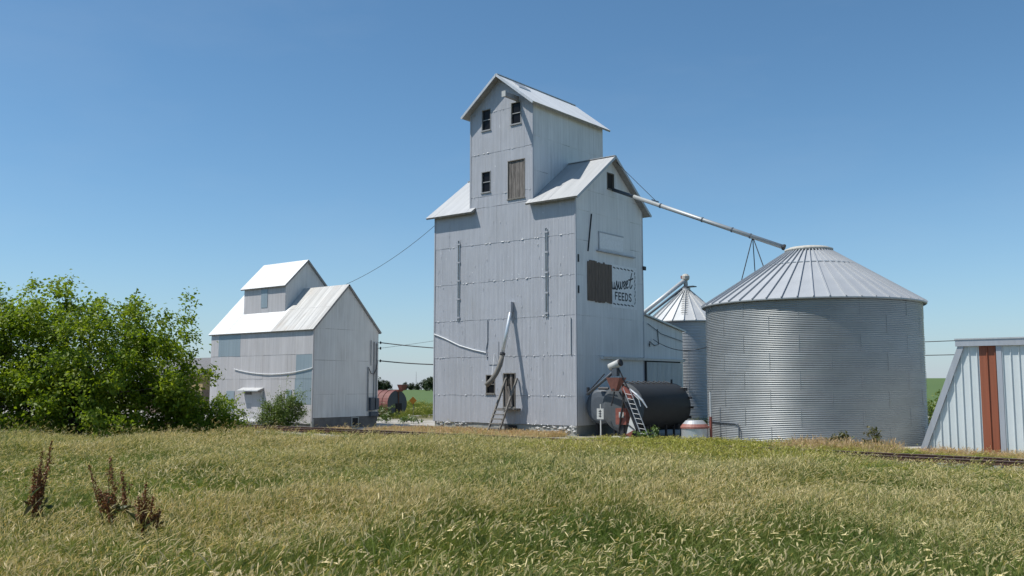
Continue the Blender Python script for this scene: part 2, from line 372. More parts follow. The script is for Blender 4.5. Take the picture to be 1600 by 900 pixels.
class Wall:
    """a vertical wall plane: O origin (x,y), U direction along it, Nn outward normal"""
    def __init__(s, root, O, U, Nn): s.root = root; s.O = Vector((O[0], O[1], 0)); s.U = Vector((*U, 0)); s.N = Vector((*Nn, 0))
    def P(s, a, z, d=0.0): return s.O + s.U * a + s.N * d + Vector((0, 0, z))
    def ccw(s, poly):
        P3 = [s.P(a, z) for a, z in poly]; nn = Vector((0, 0, 0))
        for i in range(len(P3)): nn += P3[i].cross(P3[(i + 1) % len(P3)])
        # area vector is position independent for closed loops
        return poly if nn.dot(s.N) > 0 else poly[::-1]
    def sheets(s, outline, cols, rows, holes, mat, name='wall_sheet', out=0.010, gap=0.0025, patches=()):
        """outline: convex polygon in (a, z); cols / rows: lists of break positions; each cell is one object"""
        ol = outline; cx = sum(p[0] for p in ol) / len(ol); cz = sum(p[1] for p in ol) / len(ol)
        hp = []
        for i, p in enumerate(ol):
            q = ol[(i + 1) % len(ol)]; a = q[1] - p[1]; b = -(q[0] - p[0]); c = a * p[0] + b * p[1]
            if a * cx + b * cz > c: a, b, c = -a, -b, -c
            hp.append((a, b, c))
        for r in range(len(rows) - 1):
            jit = [rnd.uniform(-0.05, 0.05) for _ in cols]; jit[0] = jit[-1] = 0
            cc = [c + j for c, j in zip(cols, jit)]
            z0, z1 = rows[r], rows[r + 1]
            for k in range(len(cc) - 1):
                dz = rnd.uniform(-0.012, 0.012)
                vg_ = .0008; dj = rnd.uniform(-.012, .012); poly = [(cc[k] + vg_, z0 + gap + dz), (cc[k + 1] - vg_, z0 + gap + dz + dj), (cc[k + 1] - vg_, z1 - gap), (cc[k] + vg_, z1 - gap)]
                for h in hp:
                    if len(poly) > 2: poly = clip(poly, *h)
                if len(poly) < 3 or area(poly) < 4e-3: continue
                polys = [poly]
                for h in holes: polys = minus(polys, h)
                if not polys: continue
                mb = MB(); tl = out * rnd.uniform(0.7, 1.25); j2 = rnd.uniform(-0.004, 0.004)
                for q in polys:
                    q = s.ccw(q); n_ = len(q)
                    vo = [s.P(a, z, 0.006 + tl * (z1 - z) / (z1 - z0) + j2 * (a - cc[k]) / (cc[k + 1] - cc[k])) for a, z in q]
                    vi = [s.P(a, z, -0.012) for a, z in q]
                    mb.add(vo + vi, [tuple(range(n_))] + [(i, i + n_, (i + 1) % n_ + n_, (i + 1) % n_) for i in range(n_)])
                mm = mat
                mc = ((cc[k] + cc[k + 1]) / 2, (z0 + z1) / 2)
                for (a0, a1, b0, b1, pm) in patches:
                    if a0 < mc[0] < a1 and b0 < mc[1] < b1: mm = pm
                mb.build(name, mm, s.root)
    def bx(s, mb, a0, a1, z0, z1, d0, d1):
        p = [s.P(a, z, d) for d in (d0, d1) for z in (z0, z1) for a in (a0, a1)]
        lo = Vector((min(v.x for v in p), min(v.y for v in p), min(v.z for v in p))); hi = Vector((max(v.x for v in p), max(v.y for v in p), max(v.z for v in p)))
        return mb.box(lo, hi)
    def window(s, a0, a1, z0, z1, rail=True, pane='dark_glass', fr=0.045, mat='window_frame_paint', depth=0.10, stile=False, name='window'):
        mb = MB()
        s.bx(mb, a0 - fr, a0, z0 - fr, z1 + fr, -depth, 0.035); s.bx(mb, a1, a1 + fr, z0 - fr, z1 + fr, -depth, 0.035)
        s.bx(mb, a0, a1, z1, z1 + fr, -depth, 0.037); s.bx(mb, a0, a1, z0 - fr, z0, -depth, 0.037)
        w = mb.build(name, mat, s.root)
        mb = MB(); zm = (z0 + z1) / 2
        if rail:
            s.bx(mb, a0, a1, zm - 0.025, zm + 0.025, -depth + 0.03, -0.02)
            mb.build('sash_rail', mat, w)
        for (b0, b1) in (((z0, zm - 0.026), (zm + 0.026, z1)) if rail else ((z0, z1),)):
            mb = MB(); s.bx(mb, a0 + 0.003, a1 - 0.003, b0, b1, -depth + 0.012, -depth + 0.02); mb.build('pane', pane, w)
        mb = MB(); s.bx(mb, a0 - fr - 0.03, a1 + fr + 0.03, z0 - fr - 0.05, z0 - fr - 0.002, -0.02, 0.08); mb.build('sill', mat, w)
        return w
    def hole(s, a0, a1, z0, z1, fr=0.05): return (a0 - fr, a1 + fr, z0 - fr, z1 + fr)

def breaks(a, b, w):
    n = max(1, round((b - a) / w)); return [a + (b - a) * i / n for i in range(n + 1)]
def roof_slope(root, ea, eb, rb, ra, mat, w=0.75, t=0.10, rows=1, deck='roof_edge', mats=None, lift=0.018):
    """deck slab plus single sheets; ea, eb along the eave, ra, rb along the ridge"""
    ea, eb, rb, ra = map(Vector, (ea, eb, rb, ra)); n = (eb - ea).cross(ra - ea).normalized()
    if n.z < 0: n = -n
    pl = [ea, eb, rb, ra]
    if (eb - ea).cross(rb - eb).dot(n) < 0: pl = pl[::-1]
    dk = MB().slab(pl, n, t).build('roof', deck, root)
    k = max(1, round((eb - ea).length / w))
    def L(u, v): return (ea.lerp(eb, u)).lerp(ra.lerp(rb, u), v)
    for r in range(rows):
        for i in range(k):
            u0, u1 = i / k, (i + 1) / k; v0, v1 = r / rows, (r + 1) / rows
            g_ = 0.004 / max(0.3, (eb - ea).length); of = lift + rnd.uniform(0, 0.004)
            q = [L(u0 + g_, v0), L(u1 - g_, v0), L(u1 - g_, v1), L(u0 + g_, v1)]
            dd = (q[0] - q[3]).normalized() * 0.02
            q = [q[0] + dd + n * (of + 0.006), q[1] + dd + n * (of + 0.006), q[2] + n * of, q[3] + n * of]
            if (q[1] - q[0]).cross(q[2] - q[1]).dot(n) < 0: q = q[::-1]
            MB().slab(q, n, 0.014).build('roof_sheet', mats(u0, v0) if mats else mat, root)
    return dk

# ------------------------------------------------------------------ terrain
def terrain_z(x, y):
    r = math.hypot(x, y); a = math.atan2(x, y)          # bearing seen from the road side
    t = min(1, max(0, (a + 0.62) / 0.35)); t = t * t * (3 - 2 * t)
    top = 0.6 + 4.6 * t
    u = min(1, max(0, (r - 70) / 330)); u = u * u * (3 - 2 * u)
    z = top * u
    if y < 20: z *= max(0.0, min(1, (y + 60) / 80))
    if r > 420: z -= (r - 420) * 0.012
    return z
xs = sorted(set([-2600, -1800, -1200, -800, -600, -500, 500, 600, 800, 1200, 1800, 2600] + list(range(-440, 441, 20))))
ys = sorted(set([-2600, -1500, -800, -400, -200, -100, 500, 600, 800, 1200, 1800, 2600] + list(range(-60, 461, 20))))
V = [(x, y, terrain_z(x, y)) for y in ys for x in xs]; nx = len(xs)
F = [(j * nx + i, j * nx + i + 1, (j + 1) * nx + i + 1, (j + 1) * nx + i) for j in range(len(ys) - 1) for i in range(nx - 1)]
gmb = MB(); gmb.v = V; gmb.f = F
tag(gmb.build('ground', 'field_ground', None, True), kind='structure')

# ------------------------------------------------------------------ railway
TY0, TY1 = 36.1, 37.535          # rail lines
b = MB(); prof = [(33.4, 0.004), (35.2, 0.13), (38.4, 0.13), (39.2, 0.004)]
xsb = np.linspace(-130, 60, 96)
for i, x in enumerate(xsb):
    for (y, z) in prof: b.v.append((x, y + rnd.uniform(-.12, .12) * (z < .05), z + rnd.uniform(0, .03) * (z > .05)))
for i in range(len(xsb) - 1):
    for j in range(3): b.f.append((i * 4 + j, (i + 1) * 4 + j, (i + 1) * 4 + j + 1, i * 4 + j + 1))
for k_ in range(len(b.f)): b.f[k_] = b.f[k_]
tag(b.build('track_ballast', 'ballast', None), kind='structure')
tr = thing('railway_track', 'rusty single railway track on wooden sleepers in front of the bins and elevators', 'railway', (-20, 36.8, 0))
for y in (TY0, TY1):
    mb = MB().box((-130, y - .065, .20), (60, y + .065, .222)).box((-130, y - .012, .222), (60, y + .012, .335)).box((-130, y - .036, .335), (60, y + .036, .36))
    r_ = mb.build('rail', 'rail_rust', tr)
    MB().box((-130, y - .030, .3602), (60, y + .030, .364)).build('worn_top', 'rail_top', r_)
sm = None
for i in range(150):
    x = -84 + i * 0.6
    if sm is None:
        so_ = MB().box((x - .11, 35.55, .05), (x + .11, 38.1, .198)).build('sleeper', 'sleeper_wood', tr); sm = so_; x0 = x
    else:
        c_ = so_.copy(); COL.objects.link(c_); c_.parent = tr
        c_.location = (x - x0 + rnd.uniform(-.03, .03), rnd.uniform(-.06, .06), rnd.uniform(-.012, .0)); c_.rotation_euler = (0, 0, 0)

# ------------------------------------------------------------------ main elevator
EX0, EX1, EY0, EY1 = -42.45, -31.15, 44.74, 52.35
EZ, RZ, RY = 14.17, 17.02, (44.74 + 52.35) / 2
CX0, CX1, CZ, CRZ = -39.34, -34.30, 20.45, 22.42; CXM = (CX0 + CX1) / 2
el = thing('grain_elevator', 'tall silver-painted sheet metal grain elevator with gabled headhouse rising through its roof', 'grain elevator', (-36.8, 48.5, 0))
fw_ = Wall(el, (EX0, EY0), (1, 0), (0, -1))       # front: a = X-EX0
rw_ = Wall(el, (EX1, EY0), (0, 1), (1, 0))        # right: a = Y-EY0
lw_ = Wall(el, (EX0, EY0), (0, 1), (-1, 0)); bw_ = Wall(el, (EX0, EY1), (1, 0), (0, 1))
# dark timber core inside the sheets
mb = MB(); i_ = .13
def prism_x(mb, x0, x1, y0, y1, z0, ze, zr):
    ym = (y0 + y1) / 2
    pr = [(y0, z0), (y1, z0), (y1, ze), (ym, zr), (y0, ze)]; vs = [(x0, y, z) for y, z in pr] + [(x1, y, z) for y, z in pr]
    return mb.add(vs, [(0, 4, 3, 2, 1), (5, 6, 7, 8, 9)] + [(i, (i + 1) % 5, (i + 1) % 5 + 5, i + 5) for i in range(5)])
def prism_y(mb, x0, x1, y0, y1, z0, ze, zr):
    xm = (x0 + x1) / 2
    pr = [(x0, z0), (x1, z0), (x1, ze), (xm, zr), (x0, ze)]; vs = [(x, y0, z) for x, z in pr] + [(x, y1, z) for x, z in pr]
    return mb.add(vs, [(0, 1, 2, 3, 4), (9, 8, 7, 6, 5)] + [(i, i + 5, (i + 1) % 5 + 5, (i + 1) % 5) for i in range(5)])
prism_x(mb, EX0 + i_, EX1 - i_, EY0 + i_, EY1 - i_, 0.3, EZ - .1, RZ - .25)
prism_y(mb, CX0 + i_, CX1 - i_, EY0 + i_ + .003, EY1 + .1, 12, CZ - .1, CRZ - .25)
mb.build('timber_core', 'interior_dark', el)
Wd = EX1 - EX0
A = lambda x: x - EX0
holes = []
winC = [(A(-38.36), A(-37.68), 19.22, 20.52), (A(-35.95), A(-35.22), 19.22, 20.55), (A(-38.36), A(-37.68), 15.18, 16.46)]
board = (A(-36.20), A(-34.93), 14.50, 16.85)
door = (A(-36.55), A(-35.68), 1.62, 3.62); winG = (A(-37.94), A(-37.30), 2.45, 3.52)
for h in winC + [board, door, winG]: holes.append(fw_.hole(*h))
rows = [0.60, 2.30, 4.68, 7.02, 9.40, 11.82, EZ]
fw_.sheets([(0, 0.6), (Wd, 0.6), (Wd, EZ), (0, EZ)], breaks(0, Wd, 0.68), rows, holes, 'silver_paint')
cols = breaks(A(CX0), A(CX1), 0.63)
fw_.sheets([(A(CX0), EZ), (A(CX1), EZ), (A(CX1), CZ), (A(CXM), CRZ), (A(CX0), CZ)], cols, [EZ, 14.9, 17.65, 20.30, CRZ + .1], holes, 'silver_paint')
for h in winC: fw_.window(*h)
fw_.window(*winG, mat='grey_wood')
# boarded opening: planks
fr = fw_.window(*board, rail=False, pane='interior_dark', mat='grey_wood', fr=.05); fr.name = 'boarded_opening'
x_ = board[0]
while x_ < board[1] - .05:
    w_ = min(rnd.uniform(.13, .20), board[1] - x_)
    mb = MB(); fw_.bx(mb, x_ + .006, x_ + w_ - .006, board[2] + rnd.uniform(0, .03), board[3] - rnd.uniform(0, .03), -.07, -.03 + rnd.uniform(-.01, .01)); mb.build('plank', 'peeling_wood', fr); x_ += w_
# door
dr = fw_.window(*door, rail=False, pane='interior_dark', mat='grey_wood', fr=.06, depth=.11); dr.name = 'door'
x_ = door[0]
for w_ in (.20, .21, .19):
    mb = MB(); fw_.bx(mb, x_ + .01, x_ + w_, door[2] + .02, door[3] - (.75 if w_ == .21 else .03), -.075, -.045); mb.build('plank', 'peeling_wood', dr); x_ += w_ + .012
mb = MB(); fw_.bx(mb, door[0] - .08, door[1] + .45, 1.46, 1.54, 0.02, .55); mb.build('landing', 'grey_wood', el)
mb = MB(); fw_.bx(mb, A(-36.5), A(-35.55), 0.02, .52, -.02, .012); mb.build('crawl_opening', 'interior_dark', el)
# right face
Dp = EY1 - EY0; D2 = Dp / 2
gwin = (3.50, 4.22, 15.10, 16.05)
rh = [rw_.hole(*gwin)]
rw_.sheets([(0, .6), (Dp, .6), (Dp, EZ), (D2, RZ), (0, EZ)], breaks(0, Dp, .76), [0.6, 2.3, 4.68, 7.02, 9.40, 11.5, 13.3, 14.6, RZ + .1], rh, 'silver_paint_shade_lift', out=.010)
rw_.window(*gwin, rail=False, pane='interior_dark', mat='grey_wood')
lw_.sheets([(0, .6), (Dp, .6), (Dp, EZ), (D2, RZ), (0, EZ)], breaks(0, Dp, 1.52), [0.6, 4.68, 9.40, 13.3, RZ + .1], [], 'silver_paint_shade_lift')
bw_.sheets([(0, .6), (Wd, .6), (Wd, EZ), (0, EZ)], breaks(0, Wd, 1.9), [.6, 4.7, 9.4, EZ], [], 'silver_paint_shade_lift')
CY1 = EY1 + .25
cr = Wall(el, (CX1, EY0), (0, 1), (1, 0)); cl = Wall(el, (CX0, EY0), (0, 1), (-1, 0)); cb = Wall(el, (CX0, CY1), (1, 0), (0, 1))
for w_ in (cr, cl):
    w_.sheets([(0, 13.9), (CY1 - EY0, 13.9), (CY1 - EY0, CZ), (0, CZ)], breaks(0, CY1 - EY0, .8), [13.9, 16.1, 18.3, CZ], [], 'silver_paint_shade_lift', out=.006, gap=.002)
cb.sheets([(0, EZ), (CX1 - CX0, EZ), (CX1 - CX0, CZ), ((CX1 - CX0) / 2, CRZ), (0, CZ)], breaks(0, CX1 - CX0, 1.7), [EZ, 17.5, CRZ + .1], [], 'silver_paint_shade_lift')
be = MB()
for z in rows[:-1] + [14.9, 17.65, 20.3]:
    for k in range(20 if z < 14 else 7):
        x = rnd.uniform(EX0 + .1, EX1 - .1) if z < 14 else rnd.uniform(CX0 + .1, CX1 - .1)
        if any(h[0] - .1 < A(x) < h[1] + .1 and h[2] - .2 < z < h[3] + .2 for h in holes): continue
        w_ = rnd.uniform(.03, .30) * rnd.random() + .03; h_ = rnd.uniform(.015, .04); o_ = rnd.uniform(.008, .035); zz = z + rnd.uniform(-.01, .03)
        be.add([(x, EY0 - .022, zz + h_), (x + w_, EY0 - .022, zz + h_ * rnd.uniform(.4, 1)), (x + w_ * .8, EY0 - .022 - o_, zz - .01), (x + w_ * .1, EY0 - .022 - o_ * .8, zz - .015)], [(0, 3, 2, 1)])
for k in range(70):      # popped nail heads and torn flakes over the face
    x = rnd.uniform(EX0 + .2, EX1 - .2); z = rnd.uniform(1, 13.5)
    if any(h[0] - .1 < A(x) < h[1] + .1 and h[2] - .1 < z < h[3] + .1 for h in holes): continue
    w_ = rnd.uniform(.02, .05); h_ = rnd.uniform(.03, .16)
    be.add([(x, EY0 - .026, z), (x + w_, EY0 - .028, z + .01), (x + w_ * .8, EY0 - .05, z - h_), (x + w_ * .1, EY0 - .045, z - h_)], [(0, 3, 2, 1)])
tag(be.build('bent_edges', 'bare_edge', el), kind='stuff')
# corner trims
for (x, y) in ((EX0, EY0), (EX1, EY0)):
    MB().box((x - .04, y - .04, .6), (x + .05, y + .05, EZ)).build('corner_trim', 'silver_paint', el)
MB().box((EX1 - .05, EY1 - .05, .6), (EX1 + .035, EY1 + .035, EZ)).build('corner_trim', 'silver_paint', el)
for x in (CX0, CX1): MB().box((x - .045, EY0 - .036, EZ), (x + .045, EY0 + .05, CZ)).build('corner_trim', 'silver_paint', el)
# main roof (two halves beside the headhouse), overhang .55 at the eave, .42 at the rake
ov, rk = .43, .45; sl_ = (RZ - EZ) / D2; ez = EZ - ov * sl_ + .08; rz = RZ + .08
for (xa, xb, xe) in ((EX0 - rk, CX0 - .05, CX0 + .45), (CX1 + .05, EX1 + rk, None)):
    roof_slope(el, (xa, EY0 - ov, ez), (xb, EY0 - ov, ez), (xb, RY, rz), (xa, RY, rz), 'elevator_roof')
    roof_slope(el, (xb, EY1 + ov, ez), (xa, EY1 + ov, ez), (xa, RY, rz), (xb, RY, rz), 'elevator_roof')
    if xe: roof_slope(el, (xb + .004, EY0 - ov, ez), (xe, EY0 - ov, ez), (xe, EY0 - .03, EZ + .06), (xb + .004, EY0 - .03, EZ + .06), 'elevator_roof', t=.10)
    else: roof_slope(el, (CX1 - .25, EY0 - ov, ez), (CX1 + .046, EY0 - ov, ez), (CX1 + .046, EY0 - .05, EZ + .06), (CX1 - .25, EY0 - .05, EZ + .06), 'elevator_roof')
    MB().bar((xa, RY, rz + .035), (xb, RY, rz + .035), .22, .04).build('ridge_cap', 'elevator_roof', el)
for sgn in (-1, 1):       # rake boards of the right gable
    MB().bar((EX1 + rk + .012, RY + sgn * .02, rz - .06), (EX1 + rk + .012, RY + sgn * (D2 + ov), ez - .06), .16, .03, (1, 0, 0)).build('rake_board', 'elevator_roof', el)
# headhouse roof
co, cf = .42, .50; cs = (CRZ - CZ) / (CXM - CX0); cez = CZ - co * cs + .08; crz = CRZ + .08
ya, yb = EY0 - cf, CY1 + .35
roof_slope(el, (CX0 - co, ya, cez), (CX0 - co, yb, cez), (CXM, yb, crz), (CXM, ya, crz), 'headhouse_roof')
roof_slope(el, (CX1 + co, ya, cez), (CX1 + co, yb, cez), (CXM, yb, crz), (CXM, ya, crz), 'headhouse_roof')
MB().bar((CXM, ya, crz + .03), (CXM, yb, crz + .03), .2, .04).build('ridge_cap', 'white_roof', el)
for sgn in (-1, 1):
    MB().bar((CXM + sgn * .02, ya - .012, crz - .05), (CXM + sgn * (CXM - CX0 + co), ya - .012, cez - .05), .15, .03, (0, 1, 0)).build('rake_board', 'white_roof', el)
hx = CXM + .75; hz = crz - .75 * cs + .10       # roof hatch
mb = MB(); mb.slab([(hx - .3, EY0 + .55, hz + .3 * cs), (hx + .3, EY0 + .55, hz - .3 * cs), (hx + .3, EY0 + 1.75, hz - .3 * cs), (hx - .3, EY0 + 1.75, hz + .3 * cs)], (0, 0, 1), .22).build('roof_hatch', 'white_roof', el)
# hoist beam
hb = MB().box((-35.58, EY0 - 1.35, 20.62), (-35.36, EY0 + .1, 20.90)).build('hoist_beam', 'window_frame_paint', el)
MB().box((-35.62, EY0 - 1.39, 20.58), (-35.32, EY0 - 1.352, 20.94)).build('beam_cap', 'white_paint', hb)
# vertical rods with brackets
for x, z0, z1 in ((-40.32, 7.0, 12.25), (-33.25, 6.95, 12.35)):
    rd = MB().path([(x - .06, EY0 - .05, z0), (x - .06, EY0 - .05, z1)], .026, 6).path([(x + .07, EY0 - .05, z0), (x + .07, EY0 - .05, z1 - .05)], .03, 6).build('tie_rod', 'pipe_steel', el)
    MB().box((x - .03, EY0 - .035, z0), (x + .04, EY0 - .028, z1)).build('rod_backing', 'black_iron', rd)
    for k in range(5):
        zz = z0 + .25 + k * (z1 - z0 - .5) / 4
        MB().box((x - .13, EY0 - .085, zz - .05), (x + .14, EY0 - .03, zz + .05)).build('bracket', 'silver_paint', rd)
# grain spout hanging from the front wall
pt0, pt1, pt2 = on_y(799, 481, EY0), on_y(797.5, 489, EY0 - .2), on_y(785, 554, EY0 - 1.02)
sp = MB().path([pt0, pt1, pt1.lerp(pt2, .25), pt2], .115, 10).build('spout', 'aluminium', el, True)
MB().path([pt1.lerp(pt2, .97), on_y(781.5, 570, EY0 - 1.12), on_y(775, 584, EY0 - 1.22), on_y(768, 594, EY0 - 1.32), on_y(760, 602, EY0 - 1.4)], [.14, .15, .15, .15, .155], 10).build('flexible_end', 'grey_wood', sp, True)
MB().box(pt0 + Vector((-.2, -.30, -.30)), pt0 + Vector((.2, -.03, .35))).build('spout_box', 'silver_paint', sp)
MB().path([pt1.lerp(pt2, .96), pt1.lerp(pt2, 1.01)], .17, 10).build('clamp_ring', 'black_iron', sp)
MB().path([on_y(768, 592, EY0 - 1.25), (-37.3, EY0 - .03, 4.9)], .012, 5).build('hanger_wire', 'white_cable', sp)
# painted cable pipe across the wall
MB().path([(-42.42, EY0 - .06, 6.25), (-41.5, EY0 - .05, 5.95), (-40.2, EY0 - .05, 5.45), (-39, EY0 - .05, 5.15), (-37.95, EY0 - .05, 4.95)], .045, 6).build('conduit', 'white_cable', el)
MB().path([(-37.85, EY0 - .05, 7.0), (-37.85, EY0 - .05, 5.6), (-37.95, EY0 - .05, 5.2), (-37.9, EY0 - .05, 4.6)], .03, 5).build('conduit', 'silver_paint', el)
mb = MB(); fw_.bx(mb, A(-37.75), A(-36.95), 4.2, 5.65, .03, .045); mb.build('patch_sheet', 'silver_paint', el)
MB().path([(-31.5, EY0 - .06, 4.75), (-31.5, EY0 - .06, 6.9)], .035, 6).build('conduit', 'white_cable', el)
# foundation with loose stones
mb = MB(); mb.box((EX0 + .05, EY0 + .06, -.2), (EX1 - .05, EY1 - .06, .62)).build('foundation', 'concrete', el)
for k in range(46):
    big = k > 16
    x = (rnd.uniform(-34.3, -31.2) if big else rnd.uniform(-42.4, -39.6)); z = rnd.uniform(.06, .6) if big else rnd.uniform(.42, .62)
    w_ = rnd.uniform(.10, .26); h_ = rnd.uniform(.04, .10); q = rnd.randint(5, 8)
    ang = sorted(rnd.uniform(0, 2 * math.pi) for _ in range(q)); mb = MB()
    mb.slab([(x + w_ * rnd.uniform(.6, 1.1) * math.cos(t), EY0 + rnd.uniform(-.03, .03), z + h_ * rnd.uniform(.6, 1.1) * math.sin(t)) for t in ang], (0, -1, 0), .10)
    mb.build('stone', 'white_plaster', el)
# right face: painted feed advertisement, weathered board over it, panel, ledge, pole
R0 = lambda y: y - EY0
sg = MB(); rw_.bx(sg, R0(48.55), R0(51.55), 7.70, 10.38, .018, .024); sgo = sg.build('painted_sign', 'sign_ground', el)
SW, SH = 2.80, 2.42
def stroke(pts, w, name='letter', dd=.0275):
    """flat brush stroke in sign units (0..1, 0..1)"""
    q = [Vector((R0(48.63) + a * SW, 7.82 + b_ * SH)) for a, b_ in pts]; L_, R_ = [], []
    for i, p in enumerate(q):
        d = (q[min(i + 1, len(q) - 1)] - q[max(i - 1, 0)]).normalized(); n_ = Vector((-d.y, d.x)) * w / 2
        e = d * (w / 2 if i == len(q) - 1 else (-w / 2 if i == 0 else 0)) * .6
        L_.append(p + n_ + e); R_.append(p - n_ + e)
    mb = MB(); vs = [rw_.P(p.x, p.y, dd) for p in L_ + R_]; k = len(q)
    mb.add(vs, [(i + k, i + 1 + k, i + 1, i) for i in range(k - 1)]); return mb.build(name, 'sign_ink', sgo)
def curve(pts, n=6):
    out = []; P_ = [pts[0]] + pts + [pts[-1]]
    for i in range(1, len(P_) - 2):
        for k in range(n):
            t = k / n; o = []
            for c_ in (0, 1):
                a, b_, c2, d2 = P_[i - 1][c_], P_[i][c_], P_[i + 1][c_], P_[i + 2][c_]
                o.append(.5 * (2 * b_ + (c2 - a) * t + (2 * a - 5 * b_ + 4 * c2 - d2) * t * t + (3 * b_ - a - 3 * c2 + d2) * t ** 3))
            out.append(tuple(o))
    return out + [pts[-1]]
script = [[(0.0, .60), (0.015, .48), (0.045, .455), (0.075, .50), (0.085, .60), (0.082, .50), (0.105, .46), (0.13, .49)],
          [(0.115, .455), (0.16, .55), (0.185, .635), (0.20, .56), (0.215, .49), (0.19, .455), (0.155, .47)],
          [(0.215, .49), (0.265, .58), (0.275, .635), (0.262, .53), (0.285, .475), (0.32, .51), (0.345, .635), (0.338, .53), (0.36, .485), (0.395, .52), (0.425, .64), (0.45, .62)],
          [(0.45, .54), (0.50, .575), (0.535, .625), (0.515, .66), (0.475, .62), (0.468, .54), (0.495, .495), (0.54, .52)],
          [(0.54, .55), (0.60, .60), (0.63, .65), (0.61, .68), (0.572, .64), (0.565, .56), (0.592, .515), (0.65, .55)],
          [(0.80, .86), (0.755, .74), (0.715, .60), (0.725, .53), (0.765, .535), (0.81, .60)], [(0.66, .70), (0.75, .715), (0.85, .75)]]
for s_ in script: stroke(curve([(a * 1.04, .42 + (b_ - .455) * 1.2) for a, b_ in s_]), .092)
x_ = .13; lw, lh, lb = .098, .18, .165
def LT(c0, segs):
    for s_ in segs: stroke([(c0 + a * lw, lb + b_ * lh) for a, b_ in s_], .088)
LT(.13, [[(0, 0), (0, 1)], [(0, 1), (.9, 1)], [(0, .52), (.75, .52)]])
for c0 in (.27, .41): LT(c0, [[(0, 0), (0, 1)], [(0, 1), (.9, 1)], [(0, .5), (.75, .5)], [(0, 0), (.9, 0)]])
LT(.55, [[(0, 0), (0, 1)], curve([(0, 1), (.5, .98), (.95, .7), (.95, .3), (.5, .02), (0, 0)])])
LT(.70, [curve([(.95, .88), (.55, 1.03), (.08, .85), (.3, .58), (.75, .42), (.95, .18), (.5, -.03), (0, .12)])])
for k in range(6):
    a = .05 + k * .15
    stroke([(a, .985), (a + .085, .965)], .075, 'border_dash'); stroke([(a, .055), (a + .09, .035)], .075, 'border_dash')
for k in range(9):
    b_ = .10 + k * .097
    stroke([(.955 + (.015 if k % 2 else -.01), b_), (.965, b_ + .062)], .075, 'border_dash')
bd = MB(); rw_.bx(bd, R0(45.95), R0(48.60), 7.98, 10.30, .02, .03); bdo = bd.build('weathered_board', 'weathered_wood', el)
y_ = 45.92
while y_ < 48.58:
    w_ = rnd.uniform(.15, .24); mb = MB(); rw_.bx(mb, R0(y_) + .005, R0(min(48.62, y_ + w_)) - .005, 7.96 + rnd.uniform(-.09, .05), 10.30 + rnd.uniform(-.06, .10), .031, .055 + rnd.uniform(0, .012)); mb.build('plank', 'weathered_wood', bdo); y_ += w_
mb = MB(); rw_.bx(mb, R0(47.25), R0(49.95), 11.22, 12.18, .02, .04); pn = mb.build('blank_panel', 'sign_ground', el)
mb = MB(); rw_.bx(mb, R0(47.15), R0(47.25), 11.12, 12.26, .02, .07); rw_.bx(mb, R0(47.25), R0(50.0), 12.19, 12.26, .02, .055); mb.build('panel_frame', 'silver_paint', pn)
mb = MB(); rw_.bx(mb, R0(46.9), R0(51.2), 11.0, 11.07, .02, .20); mb.build('ledge', 'silver_paint', el)
mb = MB().bar(rw_.P(R0(46.40), 13.2, .05), rw_.P(R0(46.0), 10.9, .05), .06, .06).build('pole', 'black_iron', el)
for y, z in ((44.95, 10.15), (44.95, 8.3)):
    mb = MB(); rw_.bx(mb, R0(y), R0(y) + .10, z, z + .45, .02, .06); mb.build('hinge', 'black_iron', el)
MB().box((EX1 + .02, EY1 - .05, 10.35), (EX1 + .12, EY1 + .25, 10.6)).build('hook', 'black_iron', el)

# ------------------------------------------------------------------ lean-to annex behind the elevator
an = thing('lean_to', 'low silver sheet metal lean-to with sliding door built onto the back of the tall elevator', 'shed', (-33.5, 55, 0))
aw = Wall(an, (EX1, EY1 + .06), (0, 1), (1, 0)); AL = 5.1
prism = MB(); prism.add([(x, y, z) for x in (-36.5, EX1 - .13) for (y, z) in ((EY1 + .08, .1), (EY1 + AL - .05, .1), (EY1 + AL - .05, 6.35), (EY1 + .08, 7.2))],
          [(0, 3, 2, 1), (4, 5, 6, 7), (0, 1, 5, 4), (1, 2, 6, 5), (2, 3, 7, 6), (3, 0, 4, 7)]); prism.build('wall_core', 'interior_dark', an)
aw.sheets([(0, 4.55), (AL, 4.55), (AL, 6.55), (0, 7.4)], breaks(0, AL, 1.0), [4.55, 7.5], [], 'silver_paint_shade_lift')
aw.sheets([(AL - .3, .1), (AL, .1), (AL, 4.55), (AL - .3, 4.55)], [AL - .3, AL], [.1, 4.54], [], 'annex_steel')
MB().slab([(EX1 + .2, EY1 + .06, 7.52), (EX1 + .2, EY1 + AL + .25, 6.64), (-36.8, EY1 + AL + .25, 6.64), (-36.8, EY1 + .06, 7.52)], (0, 0, 1), .09).build('roof', 'white_roof', an)
for k in range(7):
    a = .12 + k * .67; mb = MB(); aw.bx(mb, a + .004, a + .666, .15, 4.42, .05, .075); sdo = mb.build('door_sheet', 'annex_steel', an)
    for q in range(4):
        mb = MB(); aw.bx(mb, a + .08 + q * .165, a + .125 + q * .165, .16, 4.41, .0752, .098); mb.build('rib', 'annex_steel', sdo)
mb = MB(); aw.bx(mb, -.02, .07, .15, 4.45, .03, .14); mb.build('door_post', 'black_iron', an)
trk = MB().box((EX1 + .03, 47.30, 4.50), (EX1 + .20, 57.45, 4.62)).box((EX1 + .03, 47.30, 4.62), (EX1 + .26, 57.45, 4.645)).build('door_track', 'silver_paint_shade_lift', an)
MB().path([(EX1 + .07, 52.8, 6.9), (EX1 + .08, 54.5, 6.3), (EX1 + .08, 57.4, 5.9)], .02, 5).build('cable_run', 'cable', an)
